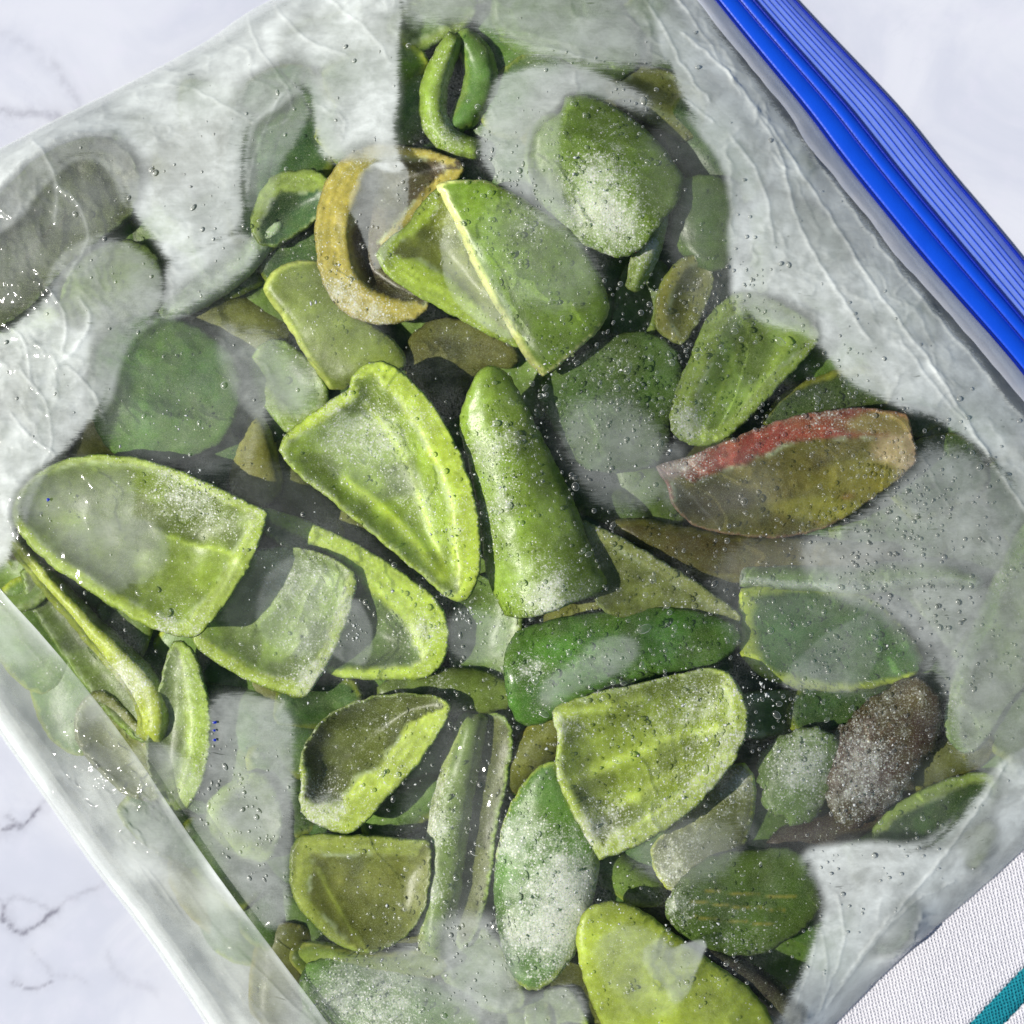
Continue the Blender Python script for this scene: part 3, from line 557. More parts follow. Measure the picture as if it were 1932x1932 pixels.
pepper('whitish frosted strip slanting down left from the dark corner at upper left', 'rim',
    strip([(300, 600), (370, 560), (440, 510), (500, 450), (535, 415)], [30, 44, 52, 50, 24]), 17, name='pepper_strip', depth=4, rim=(30, 0, 0), cut=(0.30, 0.38, 0.14), frost=.4)
pepper('very dark green piece in the clear window at upper left', 'skin',
    [(425, 250), (450, 170), (530, 120), (600, 130), (640, 230), (630, 330), (580, 420), (490, 490), (420, 440)], 14, depth=4, rim=(12, .8, 60), cut=(.14, .19, .02), skin=(0.02, 0.065, 0.014), frost=.03)
pepper('dark piece with a torn lime lip beside the dark window at upper left', 'in',
    [(500, 345), (540, 325), (600, 322), (630, 350), (610, 400), (560, 440), (500, 470), (470, 430)], 17, depth=3, rim=(20, 1, -90), cut=(0.22, .28, .03), inner=(.03, .07, .015), frost=.1)
pepper('olive brown hollow piece with veins at the far left edge', 'in',
    [(-60, 430), (20, 350), (80, 290), (190, 250), (260, 300), (262, 390), (200, 440), (120, 500), (50, 590), (-60, 640)], 14, depth=2, rim=(3, 0, 0), line=0, cut=(.06, .05, .02), inner=(0.036, 0.042, 0.012), frost=.05, ribs=[([(98, 425), (80, 450), (62, 475), (50, 480), (30, 512)], 1.6, .2), ([(128, 400), (118, 420), (100, 440)], 1.6, .2)])
pepper('grey green piece under scratched film left of the deep green piece', 'skin',
    [(110, 560), (150, 490), (230, 450), (290, 470), (310, 540), (290, 620), (210, 640), (130, 620)], 17, depth=4, rim=(3, 0, 0), skin=(0.07, 0.12, 0.02), frost=.1)
pepper('narrow yellow lime strip curving along the lower left fold', 'rim',
    strip([(15, 1005), (90, 1095), (160, 1175), (225, 1240), (278, 1300), (296, 1360), (280, 1396)], [26, 34, 38, 42, 52, 58, 50]), 17, name='pepper_strip', depth=5, rim=(26, 1, -10), cut=(0.40, 0.44, 0.035), frost=.3, patches=[(240, 1280, 40, .4)], tilt=(1., 0))
pepper('hollow side of a strip facing the lower left fold', 'in',
    [(40, 1060), (110, 1130), (180, 1210), (240, 1290), (290, 1390), (260, 1400), (190, 1330), (110, 1220), (50, 1130)], 11, depth=2, rim=(8, 0, 0), cut=LIME2, inner=(0.11, 0.15, 0.02), frost=.25, tilt=(1., 0))
pepper('thin lime crescent at lower left beside the misted grey area', 'in',
    [(322, 1215), (352, 1210), (378, 1270), (396, 1350), (392, 1430), (370, 1500), (345, 1530), (318, 1525), (290, 1480), (276, 1420), (286, 1360), (306, 1290)], 17, depth=5, chan=False, rim=(30, .95, 0), cut=(0.34, 0.44, 0.05), inner=(0.16, 0.20, 0.05), skin=SKIN, frost=.32)
pepper('yellowish torn scrap left of the large triangular half', 'rim',
    [(432, 905), (455, 840), (472, 770), (505, 800), (520, 860), (535, 920), (500, 955), (450, 940)], 16, name='pepper_scrap', depth=4, rim=(10, 0, 0), cut=(0.28, 0.26, 0.03), inner=(0.20, 0.18, 0.02), frost=.15)
pepper('dark green wall piece under many droplets right of the blunt frosted strip', 'skin',
    [(1010, 735), (1060, 690), (1130, 650), (1200, 622), (1270, 650), (1290, 720), (1262, 790), (1262, 860), (1180, 895), (1090, 880), (1050, 810)], 20, depth=4, rim=(3, 0, 0), skin=(0.045, 0.095, 0.018), frost=.2, patches=[(1130, 760, 90, .15)])
pepper('dark green piece behind the frosted square piece at upper right', 'skin',
    [(1270, 345), (1330, 330), (1385, 345), (1395, 420), (1385, 500), (1330, 510), (1280, 470), (1260, 420)], 19, depth=4, rim=(3, 0, 0), skin=(0.045, 0.095, 0.014), frost=.06, gloss=.4)
pepper('dark olive flat piece below the yellow rimmed curl', 'skin',
    [(770, 640), (820, 600), (900, 610), (970, 650), (980, 690), (920, 690), (880, 720), (860, 800), (800, 740), (760, 700)], 14, depth=3, rim=(3, 0, 0), skin=(0.06, 0.065, 0.016), frost=.12)
pepper('frosted green mound at the bottom left edge of the photo', 'skin',
    [(560, 1830), (640, 1800), (720, 1810), (820, 1850), (900, 1900), (920, 1990), (780, 2040), (640, 2010), (580, 1920)], 19, depth=6, rim=(3, 0, 0), skin=(0.06, 0.13, 0.025), frost=.34, patches=[(720, 1900, 90, .4), (640, 1890, 50, .3)])
pepper('dark green flat scrap above the frosted mound at bottom left', 'skin',
    [(540, 1800), (590, 1775), (680, 1800), (760, 1800), (820, 1790), (850, 1830), (780, 1850), (680, 1830), (580, 1850)], 17, depth=3, rim=(5, .6, -90), cut=(.25, .3, .06), skin=(0.085, 0.13, 0.018), frost=.1)
pepper('dark strip crossing between the hook shaped rim and the cut corner piece', 'skin',
    [(700, 1310), (760, 1265), (850, 1258), (940, 1275), (975, 1310), (950, 1340), (860, 1345), (760, 1345)], 17, name='pepper_strip', depth=4, rim=(4, 0, 0), skin=(0.055, 0.09, 0.012), frost=.14, patches=[(830, 1290, 30, .4)])
pepper('pale misted disc end of a strip beside the frosted square piece', 'skin',
    [(990, 300), (1000, 245), (1030, 215), (1065, 220), (1070, 300), (1070, 400), (1040, 420), (1005, 380)], 17, depth=4, rim=(3, 0, 0), skin=(0.15, 0.25, 0.06), frost=.3)
pepper('dark green square scrap under scraped film at right of the purple piece', 'skin',
    [(1655, 1215), (1720, 1195), (1790, 1260), (1800, 1320), (1770, 1330), (1700, 1290), (1640, 1270)], 14, depth=3, rim=(3, 0, 0), skin=(0.03, 0.07, 0.014), frost=.05)
pepper('dark green wedge behind the red edged piece pointing right', 'skin',
    [(1430, 800), (1480, 740), (1560, 705), (1640, 690), (1690, 740), (1660, 775), (1560, 775), (1480, 800)], 15, depth=3, rim=(8, .8, -60), cut=(.22, .26, .03), skin=(0.03, 0.06, 0.014), frost=.05)
pepper('faded green strip behind misted film at far right', 'skin',
    [(1720, 960), (1790, 930), (1880, 960), (1925, 1010), (1880, 1090), (1830, 1180), (1780, 1240), (1720, 1150), (1700, 1050)], 9, depth=4, rim=(4, 0, 0), skin=(0.055, 0.10, 0.03), frost=.1)
pepper('misted green piece at the top edge of the photo', 'skin',
    [(930, -30), (1010, -60), (1120, -40), (1180, 20), (1220, 110), (1160, 160), (1080, 140), (1000, 120), (930, 60)], 13, depth=5, rim=(3, 0, 0), skin=(0.07, 0.14, 0.02), frost=.15)
pepper('misted green piece behind white film near the zip, upper right', 'skin',
    [(1400, 420), (1470, 360), (1550, 400), (1600, 470), (1610, 560), (1540, 620), (1450, 600), (1400, 540)], 13, depth=5, rim=(4, 0, 0), skin=(0.07, 0.13, 0.025), frost=.1)

# --- scraps wedged in the gaps between the pieces above, named after their neighbours
SHORT = """large triangular half|broad cupped piece|small square piece|hook shaped rim|blunt frosted strip|smooth green flap|folded lip piece|yellow rimmed curl|curled green loop|dark strand by the loop|frosted square piece|narrow frosted strip end|long pale wedge|yellow edged sliver|red edged piece|brownish olive strip|thin pale strip|flat olive wedge|glossy dark strip|lime edged dark piece|ribbed lime piece|thickly frosted piece|tall narrow strip|dark olive wall|cut corner piece|bottom cupped piece|pale lime slab|veined leaf piece|purple brown piece|charred sliver|round frosted bump|grey frosted piece|hazy right strip|thin edged curved piece|lime triangle|bluish offcut|brown stalk|deep green piece at left|slanting olive strip|whitish slanting strip|dark window piece|torn lime lip|veined far left piece|scratched grey piece|yellow lime strip|hollow fold strip|thin lime crescent|yellowish scrap|droplet covered wall|dark upper right piece|flat olive piece|frosted mound|flat dark scrap|crossing dark strip|pale misted disc|dark square scrap|dark pointing wedge|faded right strip|top misted piece|misted piece by the zip""".split('|')
def fill_gaps():
    rr = random.Random(21); st = 8.0
    gx = np.arange(-120, 2060, st); gy = np.arange(-120, 2060, st); XX, YY = np.meshgrid(gx, gy)
    ok = inside(OUTLINE, XX, YY)
    dE = seg_dist(np.stack([XX.ravel(), YY.ravel()], 1), OUTLINE)[0].reshape(XX.shape)
    ok &= dE > 135
    free = ok.copy()
    for q in PIECES: free &= ~inside(q, XX, YY)
    cen = np.array([q.mean(0) for q in PIECES[:len(SHORT)]]); used = set()
    def nearest(x, y):
        d = np.array([seg_dist(np.array([[x, y]]), q)[0][0] for q in PIECES[:len(SHORT)]]); return list(np.argsort(d)[:6])
    n = 0
    while n < 210:
        # deepest free spot
        e = free.copy(); lvl = 0; last = e
        while e.any() and lvl < 14:
            last = e; p = np.pad(e, 1, constant_values=False)
            e = p[1:-1, 1:-1] & p[:-2, 1:-1] & p[2:, 1:-1] & p[1:-1, :-2] & p[1:-1, 2:]; lvl += 1
        if lvl < 1: break
        iy, ix = np.nonzero(last); k = rr.randrange(len(iy)); x = gx[ix[k]]; y = gy[iy[k]]; de = dE[iy[k], ix[k]]
        # scrap direction follows the gap
        yy, xx = np.nonzero(free & ((XX - x) ** 2 + (YY - y) ** 2 < 90 ** 2))
        a0 = rr.uniform(0, math.pi)
        if len(xx) > 12:
            cv = np.cov(np.stack([gx[xx], gy[yy]])); w_, v_ = np.linalg.eigh(cv); a0 = math.atan2(v_[1, 1], v_[0, 1]) + rr.uniform(-.35, .35)
        L = rr.uniform(85, 135); Wd = rr.uniform(48, 78)
        if n > 62: L = rr.uniform(130, 180); Wd = rr.uniform(85, 120)
        L = min(L, max(40, de * .82 - 20)); Wd = min(Wd, max(30, de * .62 - 14))
        kind = rr.choice(['skin', 'skin', 'skin', 'in', 'in', 'rim'] if n <= 62 else ['skin'])
        if kind == 'rim': L *= 1.15; Wd *= .5
        base = rr.choice([[(-1, -.5), (-.8, -.9), (.1, -1), (.9, -.75), (1, -.1), (.95, .7), (.3, 1), (-.6, .9), (-1, .4)], [(-1, -.7), (0, -1), (.8, -.8), (1, -.3), (.6, .5), (-.1, 1), (-.8, .8)], [(-1, -.2), (-.6, -.8), (.4, -1), (1, -.7), (.98, .6), (.2, .8), (-.7, .7)]])
        q = []
        for u, v in base:
            u = u * L * rr.uniform(.88, 1.1); v = v * Wd * rr.uniform(.85, 1.15) + .12 * Wd * math.sin(u / L * 2)
            q.append((x + u * math.cos(a0) - v * math.sin(a0), y + u * math.sin(a0) + v * math.cos(a0)))
        nm, sk, inn, ct = rr.choice([('dark green', (.020, .052, .010), (.05, .085, .012), (.16, .22, .02)), ('deep green', (.028, .070, .012), (.06, .10, .012), (.18, .24, .025)), ('mid green', (.045, .085, .012), (.09, .13, .016), (.22, .29, .03)), ('olive green', (.055, .065, .012), (.085, .09, .012), (.2, .2, .025)), ('grassy green', (.05, .105, .014), (.10, .15, .02), (.24, .32, .03))])
        z = min(rr.uniform(9, 13.5) if n <= 62 else rr.uniform(7, 9), 4.5 + de / 22)
        nb = nearest(x, y); lab = None
        for ia, ib in ((0, 1), (0, 2), (1, 2), (0, 3), (1, 3), (0, 4), (2, 3), (1, 4), (0, 5), (2, 4), (3, 4), (1, 5), (2, 5), (3, 5), (4, 5)):
            t = (nm, nb[ia], nb[ib])
            if t not in used and (nm, nb[ib], nb[ia]) not in used:
                used.add(t); lab = f'{nm} scrap between the {SHORT[nb[ia]]} and the {SHORT[nb[ib]]}'; break
        pepper(lab, kind, q, z, name='pepper_scrap', depth=rr.uniform(3, 5), rim=(rr.uniform(10, 22), rr.uniform(.4, 1.1), rr.uniform(0, 360)) if kind == 'in' else (rr.uniform(3, 8), .8, rr.uniform(0, 360)) if kind == 'skin' else (12, 0, 0),
               skin=tuple(1.35 * q_ for q_ in sk), inner=tuple(1.3 * q_ for q_ in inn), cut=ct, frost=rr.uniform(.04, .3), step=9, tilt=(rr.uniform(-1.5, 1.5), rr.uniform(-1.5, 1.5)), group='small scraps wedged between the larger pieces')
        c = np.array(q).mean(0); shr = (np.array(q) - c) * (.9 if n <= 62 else .96) + c
        free &= ~inside(shr, XX, YY); n += 1
fill_gaps()

# ------------------------------------------------------------------ drape of the upper film
GS = 6.0; GX0, GY0, GX1, GY1 = -520, -400, 2320, 2580
gnx = int((GX1 - GX0) / GS) + 1; gny = int((GY1 - GY0) / GS) + 1
GXX, GYY = np.meshgrid(GX0 + np.arange(gnx) * GS, GY0 + np.arange(gny) * GS)
obst = np.full((gny, gnx), 0.0)
for V in TOPS:
    ix = np.rint((V[:, 0] / S + 966 - GX0) / GS).astype(int); iy = np.rint((-V[:, 1] / S + 966 - GY0) / GS).astype(int)
    ok = (ix >= 0) & (ix < gnx) & (iy >= 0) & (iy < gny)
    np.maximum.at(obst, (iy[ok], ix[ok]), V[ok, 2])
def maxf(a):
    b = a.copy()
    for dx in (-1, 0, 1):
        for dy in (-1, 0, 1): b = np.maximum(b, np.roll(np.roll(a, dx, 1), dy, 0))
    return b
obst = maxf(obst)
ins = inside(OUTLINE, GXX, GYY)
EDGE = 0.0040
zf = np.where(ins, np.maximum(obst + 0.0006, EDGE), EDGE)
ob2 = np.where(ins & (obst > 0.001), obst + 0.0006, EDGE)
def avg4(z): return 0.25 * (np.roll(z, 1, 0) + np.roll(z, -1, 0) + np.roll(z, 1, 1) + np.roll(z, -1, 1))
_h = ob2.copy()
for _ in range(16): _h = maxf(_h)
for _ in range(10): _h = avg4(avg4(_h))
zf = np.where(ins, np.maximum(ob2, _h), EDGE)
for it in range(420):
    zf = np.where(ins, np.maximum(ob2, avg4(zf)), EDGE)
for it in range(6):
    zf = np.where(ins, np.maximum(ob2 * 0.6 + zf * 0.4, avg4(zf)), EDGE)
gap = zf - np.where(obst > 0, obst, 0.003)
def bil(G, x, y):
    fx = np.clip((x - GX0) / GS, 0, gnx - 1.001); fy = np.clip((y - GY0) / GS, 0, gny - 1.001)
    ix = fx.astype(int); iy = fy.astype(int); fx = fx - ix; fy = fy - iy
    return (G[iy, ix] * (1 - fx) + G[iy, ix + 1] * fx) * (1 - fy) + (G[iy + 1, ix] * (1 - fx) + G[iy + 1, ix + 1] * fx) * fy

# ------------------------------------------------------------------ mist and frost inside the film, plus one painted glare patch (photo units: outline, level, softness)
MIST = [
 ([(-60, 400), (60, 340), (160, 270), (250, 300), (240, 400), (140, 500), (0, 600), (-60, 620)], .20, 3),
 ([(470, 180), (560, 140), (590, 200), (560, 260), (520, 330), (500, 420), (460, 400)], .30, 2),
 ([(190, 600), (460, 600), (520, 720), (470, 900), (350, 880), (200, 880)], .10, 3),
 ([(1180, 240), (1420, 200), (1420, 620), (1340, 640), (1260, 480)], .08, 3),
 ([(1320, 1010), (1740, 1000), (1800, 1280), (1560, 1320), (1380, 1240)], .10, 3),
 ([(1380, 1400), (1780, 1380), (1800, 1620), (1400, 1640)], .05, 3),
 ([(480, 500), (640, 480), (760, 660), (620, 740)], .05, 3),
 ([(1220, 830), (1420, 820), (1500, 1000), (1260, 1000)], .06, 3),
 ([(400, 900), (560, 860), (760, 1100), (860, 1200), (700, 1300), (420, 1250)], .05, 3),
 ([(760, 1330), (960, 1340), (940, 1840), (780, 1840)], .06, 3),
 ([(-500, 560), (0, 285), (130, 220), (330, 118), (530, -5), (700, -120), (765, 0), (748, 80), (752, 170), (742, 250), (760, 330), (700, 296), (610, 312), (596, 250), (590, 160), (560, 150), (520, 200), (470, 225), (452, 300), (455, 435), (425, 450), (390, 470), (312, 500), (300, 470), (240, 385), (222, 300), (150, 280), (85, 330), (40, 400), (-40, 450), (-300, 700)], .73, 2),
 ([(312, 490), (390, 465), (455, 430), (500, 470), (430, 540), (330, 590), (290, 600), (312, 540)], .6, 2),
 ([(740, -100), (1040, -380), (1330, -20), (1360, 60), (1260, 130), (1120, 120), (1000, 110), (930, 40), (830, 40), (760, 60)], .42, 3),
 ([(1200, -120), (1290, -30), (1390, 110), (1480, 225), (1610, 390), (1700, 510), (1872, 715), (2220, 1180), (2100, 1200), (1932, 930), (1860, 850), (1790, 800), (1720, 775), (1640, 740), (1600, 720), (1535, 630), (1400, 600), (1388, 480), (1392, 350), (1350, 260), (1300, 210), (1270, 130)], .70, 2),
 ([(930, 150), (1000, 120), (1090, 120), (1200, 170), (1260, 220), (1200, 210), (1100, 175), (1060, 200), (1055, 300), (1060, 400), (1120, 470), (1160, 540), (1080, 440), (1010, 400), (960, 360), (910, 310), (905, 260), (925, 200)], .46, 2),
 ([(650, 380), (690, 310), (770, 296), (775, 380), (765, 420), (730, 460), (725, 500), (700, 520), (690, 450)], .30, 1),
 ([(-300, 640), (0, 640), (90, 570), (110, 500), (200, 440), (300, 500), (310, 590), (250, 610), (220, 680), (190, 770), (120, 850), (60, 900), (30, 1010), (0, 1100), (-300, 1000)], .62, 2),
 ([(430, 600), (500, 620), (570, 700), (620, 750), (540, 810), (480, 760), (440, 700)], .28, 3),
 ([(30, 930), (110, 860), (250, 870), (260, 950), (240, 1040), (250, 1130), (150, 1100), (60, 1040)], .20, 2),
 ([(395, 1310), (470, 1310), (556, 1330), (552, 1500), (545, 1690), (530, 1770), (470, 1720), (340, 1530), (390, 1440)], .30, 2),
 ([(640, 1130), (690, 1140), (700, 1250), (640, 1250), (610, 1210)], .18, 1),
 ([(840, 1140), (960, 1160), (960, 1250), (850, 1250)], .15, 2),
 ([(1520, 1020), (1620, 990), (1710, 900), (1740, 820), (1932, 900), (2100, 1100), (2100, 1500), (1932, 1590), (1900, 1500), (1800, 1420), (1790, 1300), (1740, 1210), (1640, 1110), (1540, 1090)], .36, 3),
 ([(1450, 1290), (1640, 1140), (1660, 1220), (1620, 1300), (1540, 1310)], .24, 1),
 ([(1500, 1620), (1620, 1600), (1740, 1610), (1800, 1560), (1890, 1440), (2000, 1400), (2000, 1530), (1700, 1795), (1560, 1938), (1300, 2200), (1400, 1990), (1470, 1930), (1490, 1880), (1530, 1800), (1560, 1700)], .78, 2),
 ([(1050, 760), (1140, 740), (1230, 780), (1280, 880), (1240, 960), (1130, 960), (1080, 880)], .22, 3),
 ([(1010, 1300), (1080, 1250), (1130, 1200), (1220, 1210), (1200, 1260), (1100, 1290), (1030, 1350)], .2, 2),  # glare over the glossy strip, painted in as whiter film
 ([(580, 1830), (700, 1800), (860, 1750), (960, 1760), (1000, 1830), (900, 1960), (700, 2050), (560, 1940)], .34, 3),
 ([(1100, 1790), (1160, 1740), (1250, 1760), (1300, 1850), (1270, 1930), (1180, 1900)], .22, 2),
 ([(1212, 1790), (1240, 1770), (1262, 1790), (1300, 1775), (1335, 1768), (1318, 1820), (1300, 1880), (1268, 1895), (1252, 1850), (1225, 1845)], .55, 1),
 ([(870, 1860), (1000, 1870), (1100, 1850), (1110, 1960), (900, 1990)], .30, 2),
 ([(1200, 1480), (1300, 1560), (1420, 1540), (1400, 1640), (1250, 1680), (1190, 1620)], .16, 3),
 ([(230, 1400), (320, 1400), (390, 1480), (330, 1560), (260, 1500)], .35, 2),
 ([(900, 370), (1000, 380), (1110, 470), (1150, 560), (1060, 600), (970, 560), (900, 450)], .22, 3),
 ([(820, 430), (880, 420), (960, 560), (985, 650), (900, 610), (850, 560)], .20, 1),
 ([(150, 1000), (230, 960), (330, 1010), (300, 1100), (200, 1090)], .18, 2),
 ([(560, 800), (680, 760), (780, 830), (800, 930), (720, 960), (620, 900)], .10, 2),
 ([(520, 1060), (640, 1080), (640, 1160), (590, 1240), (480, 1190)], .16, 2),
]
MX0, MY0, MS = -520, -420, 4.0; mnx = int((2340 - MX0) / MS); mny = int((2600 - MY0) / MS)
MXX, MYY = np.meshgrid(MX0 + np.arange(mnx) * MS, MY0 + np.arange(mny) * MS)
def box(a, r):
    for ax in (0, 1):
        c = np.cumsum(np.pad(a, [(r + 1, r) if k == ax else (0, 0) for k in (0, 1)], mode='edge'), axis=ax)
        n = a.shape[ax]
        a = (np.take(c, np.arange(2 * r + 1, 2 * r + 1 + n), ax) - np.take(c, np.arange(0, n), ax)) / (2 * r + 1)
    return a
cover = np.zeros((mny, mnx)); mist = np.zeros((mny, mnx))
wx = MXX + 15 * (fbm(MXX / 50, MYY / 50, 71) - .5); wy = MYY + 15 * (fbm(MXX / 50, MYY / 50, 72) - .5)
for pl, lv, sf in MIST:
    pl = chaikin(pl, 1)
    x0, y0 = pl.min(0) - 80; x1, y1 = pl.max(0) + 80
    i0 = max(0, int((x0 - MX0) / MS)); i1 = min(mnx, int((x1 - MX0) / MS)); j0 = max(0, int((y0 - MY0) / MS)); j1 = min(mny, int((y1 - MY0) / MS))
    m = inside(pl, wx[j0:j1, i0:i1], wy[j0:j1, i0:i1]).astype(float)
    for _ in range(2): m = box(m, {1: 1, 2: 4, 3: 9}[sf])
    cv = cover[j0:j1, i0:i1]; mv = mist[j0:j1, i0:i1]
    lev = np.where(m > .02, lv, 0)
    big = m > cv
    mist[j0:j1, i0:i1] = np.maximum(mv, lev * smooth(0.0, 0.35, m)); cover[j0:j1, i0:i1] = np.maximum(cv, m)
def samp(G, x, y):
    fx = np.clip((x - MX0) / MS, 0, mnx - 1.001); fy = np.clip((y - MY0) / MS, 0, mny - 1.001)
    ix = fx.astype(int); iy = fy.astype(int); fx = fx - ix; fy = fy - iy
    return (G[iy, ix] * (1 - fx) + G[iy, ix + 1] * fx) * (1 - fy) + (G[iy + 1, ix] * (1 - fx) + G[iy + 1, ix + 1] * fx) * fy

# ------------------------------------------------------------------ creases pressed in the film: line, width, height mm
CREASE = [
 ([(1290, 60), (1370, 130), (1470, 260), (1560, 400), (1660, 560), (1760, 690), (1860, 850), (1960, 1000)], 7, 1.3), ([(1340, 20), (1440, 150), (1560, 330), (1700, 520), (1850, 690), (1932, 790)], 6, 1.2),
 ([(870, 60), (1000, 85), (1150, 120), (1260, 165), (1350, 230)], 4, .7), ([(1200, -20), (1260, 60), (1290, 130), (1340, 190)], 6, 1.0), ([(1250, -40), (1330, 70), (1400, 180)], 5, .9),
 ([(1420, 200), (1480, 300), (1500, 420), (1560, 520), (1640, 640)], 9, 1.2), ([(1380, 260), (1440, 340), (1460, 460)], 7, .9), ([(1700, 640), (1740, 700), (1790, 760), (1900, 900)], 5, .8),
 ([(60, 262), (90, 300), (110, 350), (105, 420)], 10, 1.6), ([(110, 350), (160, 400), (170, 460), (130, 520)], 8, 1.5), ([(150, 560), (175, 600), (150, 650), (110, 690)], 12, 2.0), ([(40, 700), (90, 760), (100, 830), (80, 880)], 6, 1.1),
 ([(20, 780), (60, 830), (120, 860), (60, 900), (40, 940)], 5, 1.2), ([(130, 690), (180, 740), (200, 800)], 5, .9), ([(0, 600), (50, 640), (60, 720)], 7, 1.2), ([(90, 540), (130, 600), (120, 660)], 6, 1.4),
 ([(520, 10), (560, 60), (600, 90), (650, 100)], 7, 1.), ([(470, 30), (480, 80), (540, 160), (560, 220), (500, 250)], 5, .9), ([(560, 140), (520, 200), (480, 230)], 5, .9), ([(620, 0), (700, 60), (740, 120)], 6, .7),
 ([(240, 170), (330, 150), (430, 200), (480, 230)], 6, .8), ([(300, 130), (360, 140), (420, 100)], 5, .8), ([(430, 440), (470, 380), (480, 290), (530, 180)], 5, .9),
 ([(1900, 1440), (1850, 1520), (1780, 1620), (1690, 1720), (1590, 1850)], 6, 1.1), ([(1800, 1660), (1720, 1700), (1640, 1790), (1560, 1900)], 5, 1.), ([(1580, 1690), (1600, 1760), (1570, 1850), (1540, 1920)], 4, .7), ([(1540, 1750), (1530, 1830), (1500, 1900)], 3, .5),
 ([(1380, 610), (1370, 700), (1330, 830)], 3, .5), ([(1240, 885), (1300, 930), (1360, 1000)], 3, .6), ([(820, 1830), (900, 1770), (960, 1730)], 5, .9), ([(1640, 770), (1700, 790), (1760, 900), (1790, 960)], 4, .6),
 ([(700, 1940), (800, 1850), (890, 1790)], 3, .4), ([(880, 1460), (960, 1480), (1060, 1440)], 3, .3), ([(1500, 1650), (1560, 1780), (1560, 1860)], 3, .5)]
def coons(nu, nv):
    def cv(P, n): return resample(chaikin(P, 1, False), n=n)
    B = cv(E_LOW, nu); T = cv(E_ZIP, nu); Lf = cv(E_TOP, nv); R = cv(E_RIGHT, nv)
    u = np.linspace(0, 1, nu)[None, :, None]; v = np.linspace(0, 1, nv)[:, None, None]
    C = (1 - v) * B[None] + v * T[None] + (1 - u) * Lf[:, None] + u * R[:, None]
    C -= (1 - u) * (1 - v) * B[0] + u * (1 - v) * B[-1] + (1 - u) * v * T[0] + u * v * T[-1]
    return C
bag = bpy.data.objects.new('freezer_bag', None); COL.objects.link(bag); bag.location = (0, 0, 0.0015); bag.empty_display_size = .02
tag(bag, 'clear plastic freezer bag with a blue zip, misted inside and full of frozen peppers', 'freezer bag')
OFF = np.array((0, 0, 0.0015))
NU = NV = 700
Cn = coons(NU, NV); X = Cn[..., 0]; Y = Cn[..., 1]
Zf = bil(zf, X, Y)
PX = 966 + (X - 966) * HC / (HC - Zf); PY = 966 + (Y - 966) * HC / (HC - Zf)     # where the contents below are read in the photo
dedge, _ = seg_dist(np.stack([X.ravel(), Y.ravel()], 1)[:, :], OUTLINE[::1]); dedge = dedge.reshape(X.shape)
cov = samp(cover, PX, PY); mst = samp(mist, PX, PY)
gp = bil(gap, X, Y)
# wrinkles: stretched ridges along the zip, general fine crumple where the film is slack
ang = math.radians(51); xr = PX * math.cos(ang) + PY * math.sin(ang); yr = -PX * math.sin(ang) + PY * math.cos(ang)
def ridged(x, y, sd): return 1 - np.abs(2 * fbm(x, y, sd, 4) - 1) * 2
zipd = np.clip(1 - seg_dist(np.stack([X.ravel(), Y.ravel()], 1), np.array(E_ZIP, float), False)[0].reshape(X.shape) / 330, 0, 1)
slack = smooth(.0, .5, cov) * 0.7 + 0.12
dz = zipd * 0.3 * np.clip(ridged(xr / 230 + 1.2 * fbm(PX / 120, PY / 120, 33), yr / 75 + 1.6 * fbm(PX / 100, PY / 100, 34), 31), 0, 1) ** 4 + slack * 0.8 * 0.45 * ridged(PX / 150 + .6 * fbm(PX / 70, PY / 70, 5), PY / 120, 41) ** 6 + 0.03 * slack * (fbm(PX / 14, PY / 14, 51, 3) - .5) * 2
left = smooth(240, 40, PX) * smooth(260, 400, PY) * smooth(900, 780, PY)
dz = dz + left * 0.7 * ridged(PX / 70, PY / 90, 61) ** 3
dz = np.maximum(dz, -0.2)
pp = np.stack([PX.ravel(), PY.ravel()], 1); cr = np.zeros(len(pp))
pw = pp + 9 * np.stack([fbm(pp[:, 0] / 28, pp[:, 1] / 28, 81, 2) - .5, fbm(pp[:, 0] / 28, pp[:, 1] / 28, 82, 2) - .5], 1)
for pl, w, h in CREASE:
    pl = chaikin(pl, 2, False)
    bb = (pw[:, 0] > pl[:, 0].min() - 40) & (pw[:, 0] < pl[:, 0].max() + 40) & (pw[:, 1] > pl[:, 1].min() - 40) & (pw[:, 1] < pl[:, 1].max() + 40)
    d, _ = seg_dist(pw[bb], pl, False); cr[bb] = cr[bb] + h * np.exp(-np.abs(d) / (w * .45)) * .36
rc = random.Random(3); cf = np.zeros(len(pp))
for _ in range(46):
    x0 = rc.uniform(60, 1850); y0 = rc.uniform(40, 1880); a0 = rc.uniform(0, math.pi); ln = rc.uniform(40, 190); pl = [(x0, y0)]
    for _k in range(4): a0 += rc.uniform(-.35, .35); x0 += ln / 4 * math.cos(a0); y0 += ln / 4 * math.sin(a0); pl.append((x0, y0))
    pl = chaikin(pl, 2, False); bb = (pp[:, 0] > pl[:, 0].min() - 15) & (pp[:, 0] < pl[:, 0].max() + 15) & (pp[:, 1] > pl[:, 1].min() - 15) & (pp[:, 1] < pl[:, 1].max() + 15)
    d, _ = seg_dist(pp[bb], pl, False); cf[bb] += rc.uniform(.06, .18) * np.exp(-np.abs(d) / 2.6)
dz = dz + cr.reshape(X.shape) + cf.reshape(X.shape)
dz = dz * smooth(0, 30, dedge)
Z = Zf + dz * 0.001
gpb = bil(box(np.clip(gap, 0, .02), 2), X, Y) * 1000
mst = np.clip(mst * (0.42 + 0.63 * smooth(0.6, 7.5, gpb)), 0, 1)
edge_m = smooth(60, 4, dedge) * .30
